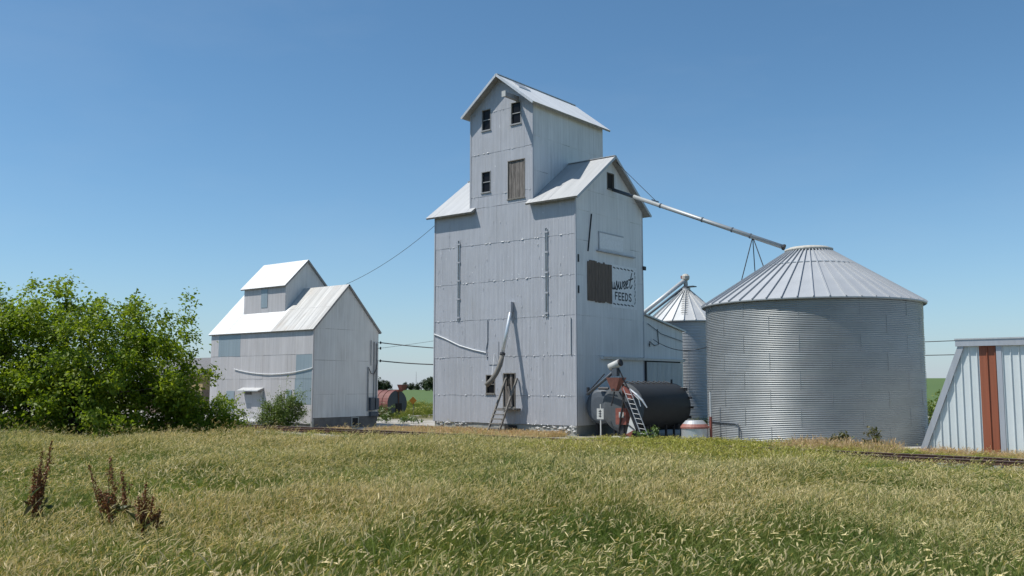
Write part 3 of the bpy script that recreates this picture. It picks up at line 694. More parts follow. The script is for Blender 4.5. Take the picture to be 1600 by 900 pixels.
MB().path([(EX1 + .07, 54.0, 6.6), (EX1 + .07, 54.15, 5.6), (EX1 + .07, 53.6, 5.5), (EX1 + .07, 53.0, 5.75), (EX1 + .07, 53.0, 5.4), (EX1 + .07, 52.9, 5.6)], .025, 5).build('cable_run', 'cable', an)

# ------------------------------------------------------------------ wooden steps to the door
st = thing('wooden_steps', 'steep grey wooden steps with long rails leaning up to the elevator door', 'steps', (-35.4, 43.4, 0))
for x in (-36.42, -35.55):
    MB().bar((x, 42.95, 0), (x + .12, EY0 - .10, 3.35), .08, .13, (0, -1, .4)).build('rail', 'grey_wood', st)
for k in range(6):
    z = .12 + k * .265; y = 42.95 + (EY0 - .1 - 42.95) * z / 3.35
    MB().box((-36.38 + .04 * z, y - .14, z - .03), (-35.58 + .04 * z, y + .13, z + .035)).build('tread', 'grey_wood', st)

# ------------------------------------------------------------------ left elevator
LX0, LX1, LY0, LY1 = -61.45, -49.65, 40.6, 46.5; LE, LR = 6.75, 9.85; LYM = (LY0 + LY1) / 2
le = thing('small_elevator', 'squat white sheet metal elevator with small gabled cupola behind the bushy tree', 'grain elevator', (-55.5, 43.5, 0))
mb = MB(); prism_x(mb, LX0 + i_, LX1 - i_, LY0 + i_, LY1 - i_, .2, LE - .1, LR - .2)
KX0, KX1, KY0, KY1, KE, KR = -59.3, -54.4, 41.87, 45.6, 10.15, 12.0
prism_x(mb, KX0 + i_, KX1 - i_, KY0 + i_, KY1 - i_, 7, KE - .1, KR - .2); mb.build('timber_core', 'interior_dark', le)
lf = Wall(le, (LX0, LY0), (1, 0), (0, -1)); lr = Wall(le, (LX1, LY0), (0, 1), (1, 0)); ll = Wall(le, (LX0, LY0), (0, 1), (-1, 0)); lb_ = Wall(le, (LX0, LY1), (1, 0), (0, 1))
B = lambda x: x - LX0
LW = LX1 - LX0; LD = LY1 - LY0
pt = [(B(-60.95), B(-58.25), 4.3, 6.8, 'blue_grey_patch'), (B(-51.2), B(-49.6), 2.0, 5.3, 'blue_grey_patch')]
lh_ = [(B(-59.3), B(-58.35), 1.1, 2.5), (B(-52.37), B(-51.8), 1.4, 2.6)]
lf.sheets([(0, .35), (LW, .35), (LW, LE), (0, LE)], breaks(0, LW, .9), [.35, 1.65, 3.35, 5.0, LE], [], 'weathered_white', patches=pt)
for h in lh_:
    mb = MB(); lf.bx(mb, *h, .02, .05); mb.build('shutter', 'blue_grey_patch', le)
lr.sheets([(0, .75), (LD, .75), (LD, LE), (LD / 2, LR), (0, LE)], breaks(0, LD, .98), [.75, 2.3, 4.6, 6.75, LR + .1], [], 'weathered_white_shade_lift', out=.008, gap=.002)
ll.sheets([(0, .35), (LD, .35), (LD, LE), (LD / 2, LR), (0, LE)], breaks(0, LD, 1.9), [.35, 3.4, 6.7, LR + .1], [], 'weathered_white')
lb_.sheets([(0, .35), (LW, .35), (LW, LE), (0, LE)], breaks(0, LW, 2.4), [.35, 3.4, LE], [], 'weathered_white')
MB().box((LX1 - .04, LY0 - .04, .5), (LX1 + .035, LY0 + .05, LE)).build('corner_trim', 'weathered_white', le)
MB().box((LX0 + .1, LY0 + .05, -.2), (LX1 - .02, LY1 - .05, .74)).build('foundation', 'dark_concrete', le)
mb = MB(); lr.bx(mb, -.02, .16, 0, .7, -.1, .02); mb.build('corner_stone', 'concrete', le)
mb = MB(); lr.bx(mb, 3.45, 4.15, .08, .72, -.12, .02); mb.build('vent_frame', 'concrete', le)
mb = MB(); lr.bx(mb, 3.55, 4.05, .14, .66, .0, .025); mb.build('vent_opening', 'interior_dark', le)
s2 = (LR - LE) / (LD / 2); lo_, lk_ = .16, .16; lez = LE - lo_ * s2 + .07; lrz = LR + .07
roof_slope(le, (LX0 - lk_, LY0 - lo_, lez), (LX1 + lk_, LY0 - lo_, lez), (LX1 + lk_, LYM, lrz), (LX0 - lk_, LYM, lrz), 'white_roof', rows=2,
           mats=lambda u, v: 'rusty_roof' if u > .60 else 'white_roof')
roof_slope(le, (LX1 + lk_, LY1 + lo_, lez), (LX0 - lk_, LY1 + lo_, lez), (LX0 - lk_, LYM, lrz), (LX1 + lk_, LYM, lrz), 'white_roof')
for w_, ol, cc in ((Wall(le, (KX0, KY0), (1, 0), (0, -1)), [(0, 7.6), (KX1 - KX0, 7.6), (KX1 - KX0, KE), (0, KE)], breaks(0, KX1 - KX0, .9)),
               (Wall(le, (KX1, KY0), (0, 1), (1, 0)), [(0, 7.6), (KY1 - KY0, 7.6), (KY1 - KY0, KE), ((KY1 - KY0) / 2, KR), (0, KE)], breaks(0, KY1 - KY0, .93)),
               (Wall(le, (KX0, KY0), (0, 1), (-1, 0)), [(0, 7.6), (KY1 - KY0, 7.6), (KY1 - KY0, KE), ((KY1 - KY0) / 2, KR), (0, KE)], breaks(0, KY1 - KY0, 1.9)),
               (Wall(le, (KX0, KY1), (1, 0), (0, 1)), [(0, 7.6), (KX1 - KX0, 7.6), (KX1 - KX0, KE), (0, KE)], breaks(0, KX1 - KX0, 2.4))):
    w_.sheets(ol, cc, [7.6, KR + .1], [], 'weathered_white_shade_lift' if w_.N.x > .5 else 'weathered_white', out=.006, gap=.002, patches=[(0, .4, 8, 11, 'blue_grey_patch')])
kf = Wall(le, (KX0, KY0), (1, 0), (0, -1)); mb = MB(); kf.bx(mb, 2.1, 2.85, 8.55, 10.0, .02, .04); mb.build('shutter', 'blue_grey_patch', le)
ks = (KR - KE) / ((KY1 - KY0) / 2); kez = KE - .2 * ks + .06; kym = (KY0 + KY1) / 2; krz = KR + .06
roof_slope(le, (KX0 - .25, KY0 - .2, kez), (KX1 + .18, KY0 - .2, kez), (KX1 + .18, kym, krz), (KX0 - .25, kym, krz), 'white_roof')
roof_slope(le, (KX1 + .18, KY1 + .2, kez), (KX0 - .25, KY1 + .2, kez), (KX0 - .25, kym, krz), (KX1 + .18, kym, krz), 'white_roof')
# loading door with little awning and ledge
mb = MB(); lf.bx(mb, B(-56.2), B(-55.05), .62, 2.42, .03, .07); ld = mb.build('loading_door', 'weathered_white', le)
mb = MB(); lf.bx(mb, B(-55.05), B(-54.95), .6, 2.5, .03, .11); mb.build('door_edge', 'white_paint', ld)
mb = MB(); mb.slab([(-57.35, LY0 - .55, 2.55), (-54.9, LY0 - .55, 2.55), (-54.9, LY0 - .02, 2.75), (-57.35, LY0 - .02, 2.75)], (0, 0, 1), .06); mb.build('awning', 'white_roof', le)
mb = MB(); lf.bx(mb, B(-57.0), B(-56.3), 2.25, 2.5, .03, .06); mb.build('louvre', 'dark_concrete', le)
mb = MB(); mb.slab([(-58.3, LY0 - .8, .42), (-54.7, LY0 - .8, .42), (-54.7, LY0 - .02, .60), (-58.3, LY0 - .02, .60)], (0, 0, 1), .07); mb.build('loading_ledge', 'white_roof', le)
mb = MB(); lf.bx(mb, B(-58.3), B(-54.7), .0, .34, .05, .7); mb.build('ledge_base', 'concrete', le)
MB().path([(-58.4 + 8.8 * t, LY0 - .07, 4.08 - .5 * 4 * t * (1 - t) * .8) for t in [k / 12 for k in range(13)]], .03, 5).build('slack_cable', 'white_cable', le)
# service conduits and meter boxes on the right face
for (y, z0, z1, r_) in ((45.50, 1.1, 4.2, .045), (46.05, 1.5, 6.0, .04), (46.30, 1.5, 5.9, .05), (45.75, 4.3, 6.1, .03)):
    MB().path([(LX1 + .08, y, z0), (LX1 + .08, y, z1)], r_, 6).build('conduit', 'window_frame_paint', le)
for (y0, y1, z0, z1) in ((45.62, 46.02, 1.15, 2.05), (46.12, 46.42, 1.2, 2.0), (45.66, 46.40, .75, 1.05)):
    MB().box((LX1 + .03, y0, z0), (LX1 + .25, y1, z1)).build('meter_box', 'grey_tank', le)
MB().path([(LX1 + .08, 45.5, 4.2), (LX1 + .15, 45.7, 3.75), (LX1 + .18, 45.95, 3.7), (LX1 + .15, 46.2, 4.1), (LX1 + .1, 46.35, 4.6)], .03, 5).build('drip_loop', 'cable', le)
for z in (5.95, 5.55, 4.65):
    MB().lathe((LX1 + .28, 46.45, z), [(.03, -.1), (.07, -.06), (.04, 0), (.07, .05), (.02, .1)], 8, capbot=True, captop=True).build('insulator', 'black_iron', le)
    MB().bar((LX1, 46.45, z), (LX1 + .3, 46.45, z), .03, .03).build('insulator_arm', 'black_iron', le)

# ------------------------------------------------------------------ big grain bin
def bin_sheet_mesh(R, h, a0, a1, seg, ncor, amp, c):
    prof = []; k = ncor * 6
    for i in range(k + 1):
        z = h * i / k; prof.append((R + amp * math.sin(2 * math.pi * i / 6), z))
    return MB().lathe((c[0], c[1], c[2]), prof, seg, a0, a1)
def grain_bin(name, label, c, R, H, rows, nsheet, ncor, amp, Rt, Ht, npan, wall_mat, roof_mat, rib_w):
    t = thing(name, label, 'grain bin', c); h = H / rows
    protos = {}
    for r in range(rows):
        for k in range(nsheet):
            a = 2 * math.pi * (k + (.5 if r % 2 else 0)) / nsheet
            if not protos:
                o = bin_sheet_mesh(R, h, 0, 2 * math.pi / nsheet - .0016, max(2, 96 // nsheet), ncor, amp, c).build('wall_sheet', wall_mat, t, True); protos['o'] = o
            else:
                o = protos['o'].copy(); COL.objects.link(o); o.parent = t
            o.rotation_euler = (0, 0, a); o.location = (0, 0, r * h)
            s_ = 1 + rnd.uniform(-.0006, .0006); o.scale = (s_, s_, 1)
            if k == 0 or True:
                pass
    # bolted lap strips at the vertical seams
    sp_ = None
    for r in range(rows):
        for k in range(nsheet):
            a = 2 * math.pi * (k + (.5 if r % 2 else 0)) / nsheet
            if sp_ is None:
                sp_ = MB().box((c[0] + R + amp * .5, c[1] - .010, c[2] + .01), (c[0] + R + amp + .002, c[1] + .010, c[2] + h - .01)).build('seam_strip', wall_mat, t); o = sp_
            else:
                o = sp_.copy(); COL.objects.link(o); o.parent = t
            o.rotation_euler = (0, 0, a); o.location = (0, 0, r * h)
    # inner drum so nothing shows through laps
    MB().lathe(c, [(R - amp - .03, 0), (R - amp - .03, H)], 64).build('inner_drum', 'interior_dark', t)
    Re = R + .20; ze = H - .02
    # roof panels: flat trapezoids with standing ribs
    pp = rp = None
    for k in range(npan):
        a = 2 * math.pi * k / npan; a1 = 2 * math.pi / npan
        if pp is None:
            def pt_(ang, r_, z): return (c[0] + r_ * math.cos(ang), c[1] + r_ * math.sin(ang), c[2] + z)
            mb = MB(); vs = [pt_(.0, Re, ze), pt_(a1, Re, ze), pt_(a1, Rt, Ht), pt_(0, Rt, Ht)]
            mb.slab(vs, (0, 0, 1), .03); pp = mb.build('roof_panel', roof_mat, t); o = pp
            sl = math.hypot(Re - Rt, Ht - ze); nn = Vector(((Ht - ze) / sl, 0, (Re - Rt) / sl))
            p0 = Vector((c[0] + Re + .03, c[1], c[2] + ze - .02)) + nn * .03; p1 = Vector((c[0] + Rt, c[1], c[2] + Ht)) + nn * .03
            rp = MB().bar(p0, p1, rib_w, .11, nn).build('roof_rib', roof_mat, t); q = rp
        else:
            o = pp.copy(); COL.objects.link(o); o.parent = t; q = rp.copy(); COL.objects.link(q); q.parent = t
        o.rotation_euler = (0, 0, a); q.rotation_euler = (0, 0, a)
    MB().lathe(c, [(Re - .02, ze - .09), (Re + .03, ze - .06), (Re + .03, ze - .01), (Re - .05, ze)], 96).build('eave_ring', wall_mat, t, False)
    return t
BC = (-19.15, 49.86, 0.0); BR = 5.6; BH = 7.25
bb = grain_bin('grain_bin', 'wide corrugated steel grain bin with ribbed conical roof beside the slanted shed', BC, BR, BH, 8, 12, 10, .025, 1.12, 10.22, 48, 'galvanised', 'galvanised_roof', .045)
MB().lathe(BC, [(1.12, 10.17), (1.28, 10.23), (1.28, 10.34), (1.10, 10.37), (1.05, 10.43), (.8, 10.47), (0, 10.53)], 40).build('roof_cap', 'dry_board', bb, True)
tw = 2 * math.pi / 48
for k in range(48):
    a = tw * (k + .5); z_ = 9.35; r_ = 1.12 + (10.22 - z_) * (5.80 - 1.12) / (10.22 - 7.23)
    MB().bar((BC[0] + r_ * math.cos(a - tw * .38), BC[1] + r_ * math.sin(a - tw * .38), z_ + .04), (BC[0] + r_ * math.cos(a + tw * .38), BC[1] + r_ * math.sin(a + tw * .38), z_ + .04), .05, .03).build('roof_clip', 'pipe_steel', bb)
ang0 = math.atan2(-1.0, -.55)
def on_bin(a, z, d=.06): return (BC[0] + (BR + d) * math.cos(a), BC[1] + (BR + d) * math.sin(a), z)
MB().path([on_bin(-2.55 + k * .085, 1.02 - .003 * k) for k in range(8)] + [on_bin(-1.91, .95, .10), on_bin(-1.895, .75, .11), on_bin(-1.895, .3, .11)], .04, 6).build('conduit', 'grey_tank', bb)

# ------------------------------------------------------------------ small grain bin behind
SC = (-33.75, 63.0, 0.0)
sb = grain_bin('grain_bin', 'narrow pale grain bin with steep white conical roof half hidden behind the wide bin', SC, 2.74, 7.62, 7, 6, 10, .016, .22, 10.05, 22, 'galvanised_white', 'galvanised_white', .045)
MB().lathe(SC, [(.34, 9.98), (.34, 10.2), (.1, 10.25)], 16, captop=True).build('roof_cap', 'galvanised_white', sb)
for k in range(11):      # roof ladder rungs
    f_ = (k + .5) / 11; a = -1.15; r_ = .35 + f_ * 2.2; z_ = 10.05 - (10.05 - 7.62) * (r_ - .22) / 2.72 + .10
    dx, dy = math.cos(a), math.sin(a); tx, ty = -dy, dx
    MB().bar((SC[0] + dx * r_ - tx * .22, SC[1] + dy * r_ - ty * .22, z_), (SC[0] + dx * r_ + tx * .22, SC[1] + dy * r_ + ty * .22, z_), .035, .035).build('roof_rung', 'grey_wood', sb)
lg = thing('conveyor_leg', 'slanting conveyor tube with rusty head on top of the narrow bin', 'conveyor', (SC[0], SC[1], 10.0))
hp_ = Vector((SC[0] - .05, SC[1] - .1, 10.78)); lo2 = Vector((-37.2, 60.5, 7.5))
MB().path([lo2, hp_], .16, 10).build('tube', 'galvanised_white', lg, True)
MB().path([lo2 + Vector((.15, -.1, -.35)), hp_ + Vector((.1, 0, -.42))], .09, 8).build('return_tube', 'grey_tank', lg, True)
MB().lathe((SC[0], SC[1], 10.15), [(.12, 0), (.16, .3), (.13, .6), (.28, .72), (.30, .95), (.18, 1.1), (0, 1.15)], 10).build('head', 'dry_board', lg)
MB().box((SC[0] - .32, SC[1] - .2, 10.92), (SC[0] + .05, SC[1] + .2, 11.14)).build('motor', 'faded_red', lg)
MB().box((SC[0] - .1, SC[1] - .3, 10.25), (SC[0] + .75, SC[1] + .3, 10.32)).build('platform', 'grey_tank', lg)

# ------------------------------------------------------------------ long overhead spout from the gable to the big bin
gs = thing('grain_spout', 'long thin steel pipe running from the elevator gable down to the wide bin roof', 'pipe', (-31, 48.8, 14.9))
pa = Vector((-31.05, 48.75, 15.06)); pb = Vector((-20.35, 49.35, 10.52)); dv = pb - pa
MB().path([pa, pa + dv * .14], .11, 10).build('inlet_tube', 'grey_tank', gs, True)
pp_ = MB().path([pa + dv * .135, pb], .125, 12).build('tube', 'grey_pipe', gs, True)
for f_ in (.30, .55, .72, .82): MB().path([pa + dv * f_, pa + dv * (f_ + .006)], .15, 12).build('collar', 'grey_tank', pp_)
MB().path([pb - dv * .004, pb + dv * .004], .17, 12).build('end_ring', 'black_iron', pp_)
q_ = pa + dv * .835
for e in ((-22.45, 48.2, 8.45), (-21.95, 49.1, 8.85), (-21.2, 48.8, 9.1)):
    MB().path([q_, e], .028, 6).build('strut', 'black_iron', gs)
MB().path([(-30.75, 48.7, 16.75), pa + dv * .28 + Vector((0, 0, .16))], .018, 5).build('stay_wire', 'cable', gs)
MB().bar(pa + dv * .25 + Vector((0, 0, .19)), pa + dv * .29 + Vector((0, 0, .19)), .12, .06).build('stay_clamp', 'black_iron', gs)

# ------------------------------------------------------------------ slanted steel shed
sh = thing('steel_shed', 'pale ribbed steel shed with slanting side wall and one red panel', 'shed', (-4, 46, 0))
SY = 43.3; SXL, SXT = -11.9, -10.15; ST = 4.60; SR, SRT = 4.0, 2.3; SD = 13.0
def left_at(z): return SXL + (SXT - SXL) * z / ST
mb = MB(); cc = [(SXL + .12, 0), (SR - .12, 0), (SRT - .1, ST), (SXT + .12, ST)]
mb.add([(x, SY + .05, z) for x, z in cc] + [(x, SY + SD, z) for x, z in cc], [(0, 1, 2, 3), (7, 6, 5, 4)] + [(i, i + 4, (i + 1) % 4 + 4, (i + 1) % 4) for i in range(4)]).build('frame_core', 'interior_dark', sh)
swl = Wall(sh, (0, SY), (1, 0), (0, -1))
out_ = [(SXL + .2, .02), (SR - .2, .02), (SRT - .1, ST), (SXT + .2, ST)]
edges_ = [-12.0, -11.07, -10.14, -9.42, -8.75, -8.55, -7.62, -6.69, -5.76, -4.83, -3.90, -2.97, -2.04, -1.11, -.18, .75, 1.68, 2.61, 3.54, 4.1]
for i in range(len(edges_) - 1):
    a, b_ = edges_[i], edges_[i + 1]; red = abs(a + 9.42) < .01; post = abs(a + 8.75) < .01
    poly = [(a, .02), (b_, .02), (b_, ST), (a, ST)]
    poly = clip(poly, ST - .02, -(SXT - SXL), (ST - .02) * 1e9) if False else poly
    # clip by the two slanting sides
    s1 = (SXT - SXL) / ST; poly = clip(poly, -1, s1, -(SXL + .15)); s3 = (SRT - SR) / ST; poly = clip(poly, 1, -s3, SR - .15)
    if len(poly) < 3: continue
    q = swl.ccw(poly); d_o = .10 if post else .02; n_ = len(q)
    mbp = MB(); vo = [swl.P(x, z, d_o) for x, z in q]; vi = [swl.P(x, z, -.02) for x, z in q]
    mbp.add(vo + vi, [tuple(range(n_))] + [(k, k + n_, (k + 1) % n_ + n_, (k + 1) % n_) for k in range(n_)])
    po = mbp.build('wall_panel', 'red_panel' if red else ('shed_trim' if post else 'shed_steel'), sh)
    if post: po['label'] = 'grey door post beside the red panel'; continue
    if red: po['label'] = 'faded brick red wall panel'
    x_ = a + (.02 if not red else .31)
    while x_ < b_ - .03:
        z_hi = ST - .005
        if x_ + .03 < SXT + .2: z_hi = min(z_hi, (x_ - SXL - .15) / s1)
        if x_ > SRT: z_hi = min(z_hi, (SR - .15 - x_) / -s3)
        if z_hi > .2:
            mbp = MB().add([(x_ - .028, SY - .0202, .03), (x_ + .028, SY - .0202, .03), (x_ + .014, SY - .075, .03), (x_ - .014, SY - .075, .03),
                            (x_ - .028, SY - .0202, z_hi), (x_ + .028, SY - .0202, z_hi), (x_ + .014, SY - .075, z_hi), (x_ - .014, SY - .075, z_hi)],
                           [(0, 1, 5, 4), (1, 2, 6, 5)[::-1], (3, 2, 6, 7), (0, 3, 7, 4)[::-1], (4, 5, 6, 7)]); mbp.build('rib', 'red_panel' if red else 'shed_steel', po)
        x_ += .31
MB().bar((SXL + .02, SY - .07, -.05), (SXT + .06, SY - .07, ST + .02), .16, .24, (1, 0, 0)).build('slant_trim', 'shed_trim', sh)
MB().box((SXT - .15, SY - .20, ST), (SRT + .2, SY + .2, ST + .27)).build('fascia', 'shed_trim', sh)
MB().box((SXT - .17, SY - .23, ST + .272), (SRT + .22, SY + SD, ST + .33)).build('roof', 'white_roof', sh)
for i in range(14):       # slanting side wall sheets
    y0 = SY + .1 + i * .92
    MB().slab([(SXL + .02, y0, .02), (SXL + .02, y0 + .915, .02), (SXT, y0 + .915, ST), (SXT, y0, ST)][::-1], (-.93, 0, .36), .02).build('side_sheet', 'shed_steel', sh)

# ------------------------------------------------------------------ fuel tanks
def htank(t, X, z, R, y0, y1, mat, endmat, ribs=0):
    n = 36; prof = [(R * .55, y0 - .10), (R * .85, y0 - .06), (R, y0 + .03), (R, y1 - .03), (R * .85, y1 + .12), (R * .5, y1 + .2), (.01, y1 + .22)]
    mb = MB(); vs = []; fs = []
    for r_, y in prof:
        for j in range(n): vs.append((X + r_ * math.cos(2 * math.pi * j / n), y, z + r_ * math.sin(2 * math.pi * j / n)))
    for i in range(2, len(prof) - 1):
        for j in range(n): fs.append((i * n + j, i * n + (j + 1) % n, (i + 1) * n + (j + 1) % n, (i + 1) * n + j)[::-1])
    b_ = mb.add(vs, fs).build('shell', mat, t, True)
    fs = [tuple(range(n))]
    for i in range(2):
        for j in range(n): fs.append((i * n + j, i * n + (j + 1) % n, (i + 1) * n + (j + 1) % n, (i + 1) * n + j)[::-1])
    MB().add(vs[:3 * n], fs).build('end_plate', endmat, t, False)
    return b_
T1 = (-27.5, 1.72, 1.34, 43.9, 49.2)
tk = thing('fuel_tank', 'large black horizontal fuel tank standing beside the tall elevator', 'tank', (T1[0], 46.5, 0))
sh1 = htank(tk, *T1[:3], T1[3], T1[4], 'dark_tank', 'tank_end')
for k in range(8):
    y = T1[3] + .45 + k * .58
    MB().path([(T1[0] - .10, y, T1[1] + T1[2] - .02), (T1[0] + .02, y, T1[1] + T1[2] + .09), (T1[0] + .42, y + .05, T1[1] + T1[2] - .03)], .035, 6).build('walkway_bracket', 'black_iron', tk)
MB().path([(T1[0] + .25, 48.9, T1[1] + 1.25), (T1[0] + .25, 48.9, T1[1] + 1.55)], .06, 8).path([(T1[0] + .7, 49.0, T1[1] + 1.05), (T1[0] + 1.05, 49.0, T1[1] + 1.05)], .04, 6).build('vent', 'black_iron', tk)
for k in range(6):
    y = T1[3] + .5 + k * .9
    for dx in (-.85, .85): MB().box((T1[0] + dx - .05, y - .05, 0), (T1[0] + dx + .05, y + .05, T1[1] - .95)).build('leg', 'black_iron', tk)
for y in (T1[3] + .9, T1[4] - .9): MB().box((T1[0] - 1.05, y - .12, .40), (T1[0] + 1.05, y + .12, .72)).build('saddle', 'black_iron', tk)
for k in range(5):
    a = -.9 + k * .42; MB().box((T1[0] + 1.3 * math.cos(a) - .06, T1[4] - .02, T1[1] + 1.36 * math.sin(a) - .06), (T1[0] + 1.36 * math.cos(a) + .10, T1[4] + .10, T1[1] + 1.36 * math.sin(a) + .08)).build('flange_lug', 'black_iron', tk)
t2 = thing('fuel_tank', 'slimmer blue-grey tank squeezed between the elevator wall and the black tank', 'tank', (-29.95, 46.6, 0))
htank(t2, -29.95, 1.72, .98, 45.4, 49.6, 'grey_tank', 'grey_tank')
for y in (46.0, 48.6):
    for dx in (-.6, .6): MB().box((-29.95 + dx - .07, y - .07, 0), (-29.95 + dx + .07, y + .07, 1.1)).build('leg', 'black_iron', t2)
MB().path([(-29.9, 45.2, 2.75), (-29.3, 45.3, 2.75)], .09, 6).build('filler', 'black_iron', t2)

# ------------------------------------------------------------------ portable auger with red hopper
au = thing('grain_auger', 'portable grain auger with white motor cover and red hopper in front of the tanks', 'auger', (-27.8, 42.5, 0))
YA = 42.9
top = on_y(960, 580, YA); low = on_y(919, 615, YA + 1.0)
MB().path([low, top], .085, 10).build('tube', 'grey_tank', au, True)
MB().path([low + Vector((.05, 0, .12)), low.lerp(top, .62) + Vector((.02, 0, .32))], .03, 6).build('stay_rod', 'black_iron', au)
MB().path([low + Vector((0, 0, .35)), low - Vector((0, 0, .1))], .09, 8).build('foot_boot', 'black_iron', au)
m0 = on_y(953, 574, YA); m1 = on_y(968, 567, YA)
MB().path([m0, m1], .21, 12).build('motor_cover', 'white_paint', au, True)
MB().path([m1, on_y(970.5, 566, YA)], .19, 12).build('cover_end', 'black_iron', au)
MB().box(on_y(962, 586, YA) - Vector((.15, .15, .05)), on_y(962, 577, YA) + Vector((.15, .15, .05))).build('gearbox', 'grey_tank', au)
hc = on_y(963, 590, YA); hb_ = on_y(961, 611, YA)
mb = MB(); vs = []
for (cx_, z, w_, d_2) in ((hc, 0, .42, .36), (hb_, 0, .14, .14)):
    for sx_, sy_ in ((-1, -1), (1, -1), (1, 1), (-1, 1)): vs.append(cx_ + Vector((sx_ * w_, sy_ * d_2, z)))
mb.add(vs, [(0, 4, 5, 1), (1, 5, 6, 2), (2, 6, 7, 3), (3, 7, 4, 0), (4, 7, 6, 5)][::1]); mb.build('hopper', 'faded_red', au)
MB().box(hb_ - Vector((.08, .18, -.02)), hb_ + Vector((.08, -.14, .18))).build('hopper_slot', 'black_iron', au)
MB().bar(on_y(975, 605, YA), on_y(988, 622, YA), .34, .25).build('carriage', 'red_paint', au)
MB().bar(on_y(966, 575, YA), on_y(981, 607, YA), .06, .06).build('brace', 'black_iron', au)
MB().bar(on_y(960, 612, YA), on_y(955, 634, YA), .06, .06).build('prop', 'black_iron', au)
MB().path([on_y(984, 608, YA), on_y(995, 617, YA), on_y(1004, 626, YA), on_y(1011, 637, YA)], [.05, .07, .06, .03], 7).build('flap', 'pipe_steel', au)
MB().path([on_y(990, 616, YA), on_y(998, 624, YA), on_y(1001, 635, YA)], .03, 6).build('flap_rod', 'pipe_steel', au)
ax = on_y(973, 690, YA)
MB().bar(on_y(968, 612, YA), (on_y(975, 612, YA).x + .9, YA + .2, .25), .07, .07).build('axle_leg', 'black_iron', au)
MB().bar(on_y(976, 612, YA), (hb_.x - .2, YA + .5, .0), .07, .07).build('axle_leg', 'black_iron', au)
wl = MB().path([(hb_.x + 1.0, YA + .1, .28), (hb_.x + 1.0, YA + .3, .28)], .28, 16).build('wheel', 'black_iron', au)

ldr = thing('ladder', 'aluminium ladder leaning against the auger in front of the black tank', 'ladder', (-26.2, 42.4, 0))
Yb, Yt = 42.2, 42.75
r1a, r1b = on_y(1006, 690, Yb), on_y(974, 606, Yt); r2a, r2b = on_y(1017, 692, Yb), on_y(984, 608, Yt)
for p_, q2 in ((r1a, r1b), (r2a, r2b)): MB().bar(p_, q2, .03, .055, (0, 1, 0)).build('rail', 'ladder_metal', ldr)
for k in range(10):
    f_ = .06 + k * .092; MB().path([r1a.lerp(r1b, f_), r2a.lerp(r2b, f_)], .013, 6).build('rung', 'ladder_metal', ldr)

sgn_ = thing('notice_sign', 'small white notice on a post in front of the blue-grey tank', 'sign', on_y(939, 684, 43.4))
p = on_y(939, 684, 43.4); pz = on_y(939, 640, 43.4).z
MB().box((p.x - .03, p.y - .03, 0), (p.x + .03, p.y + .03, pz + .3)).build('post', 'white_paint', sgn_)
bo = MB().box((p.x - .22, p.y - .055, pz - .52), (p.x + .22, p.y - .033, pz + .06)).build('board', 'white_paint', sgn_)
MB().box((p.x - .035, p.y - .0575, pz - .42), (p.x + .035, p.y - .0562, pz - .02)).build('printed_bar', 'sign_ink', bo)
for k in range(3): MB().box((p.x - .10, p.y - .0577, pz - .38 + k * .13), (p.x + .08, p.y - .0566, pz - .33 + k * .13)).build('printed_line', 'sign_ink', bo)
pu = thing('fuel_pump', 'faded red fuel pump cabinet with pale label at the end of the black tank', 'pump', (-27.3, 43.3, 0))
p = on_y(973, 651, 43.4); 
MB().box((p.x - .36, 43.25, p.z - .42), (p.x + .30, 43.6, p.z + .45)).build('cabinet', 'red_paint', pu)
MB().box((p.x - .14, 43.235, p.z - .05), (p.x + .16, 43.247, p.z + .25)).build('label_plate', 'white_paint', pu)
MB().box((p.x - .12, 43.3, 0), (p.x + .10, 43.5, p.z - .42)).build('stand', 'black_iron', pu)
MB().path([(p.x + .05, 43.4, p.z + .45), (p.x + .06, 43.4, 3.0)], .07, 8).build('riser_pipe', 'rail_rust', pu)
wb = thing('leaning_board', 'white and red triangular board leaning behind the ladder foot', 'board', (-26.6, 43.0, 0))
a_, b2, c2 = on_y(985, 651, 43.0), on_y(993, 672, 42.9), on_y(979, 678, 42.9)
MB().slab([a_, b2, c2][::-1], (0, -1, 0), .04).build('panel', 'white_paint', wb)
MB().slab([on_y(977, 679, 42.85), on_y(990, 672, 42.85), on_y(985, 683, 42.85)], (0, -1, 0), .04).build('red_tip', 'red_paint', wb)
MB().bar(on_y(980, 662, 42.9), on_y(991, 671, 42.88), .05, .03).build('stripe', 'black_iron', wb)
for k, (px, py) in enumerate(((962, 684), (984, 686))):
    p = on_y(px, py, 43.0)
    rk_ = MB().lathe((p.x, p.y, 0), [(.42, 0), (.38, .14), (.2, .22)], 9, captop=True); ro = rk_.build('flat_stone', 'white_stone', None)
    tag(ro, ['pale flat stone lying below the red pump', 'pale flat stone lying by the ladder foot'][k], 'stone')

# drum-shaped fan housing beside the big bin
dp = Vector((-23.5, 44.55, 0))
fh = thing('fan_drum', 'squat grey steel drum with red-rimmed conical lid between the tank and the wide bin', 'drum', dp)
MB().lathe(dp, [(.70, 0), (.70, .72)], 28).build('body', 'pipe_steel', fh, True)
MB().lathe(dp, [(.74, .70), (.74, .78), (.62, .93)], 28).build('red_rim', 'faded_red', fh)
MB().lathe(dp, [(.62, .93), (.46, 1.10), (0, 1.12)], 28).build('lid', 'bare_edge', fh)
rp_ = thing('riser_pipe', 'thin vertical pipe with rusty red foot standing against the wide bin', 'pipe', (-22.75, 44.9, 0))
MB().path([(-22.75, 44.9, .9), (-22.75, 44.9, 2.6)], .05, 7).build('upper_pipe', 'galvanised_white', rp_)
MB().path([(-22.75, 44.9, 0), (-22.75, 44.9, 1.3)], .075, 7).build('red_foot', 'red_paint', rp_)

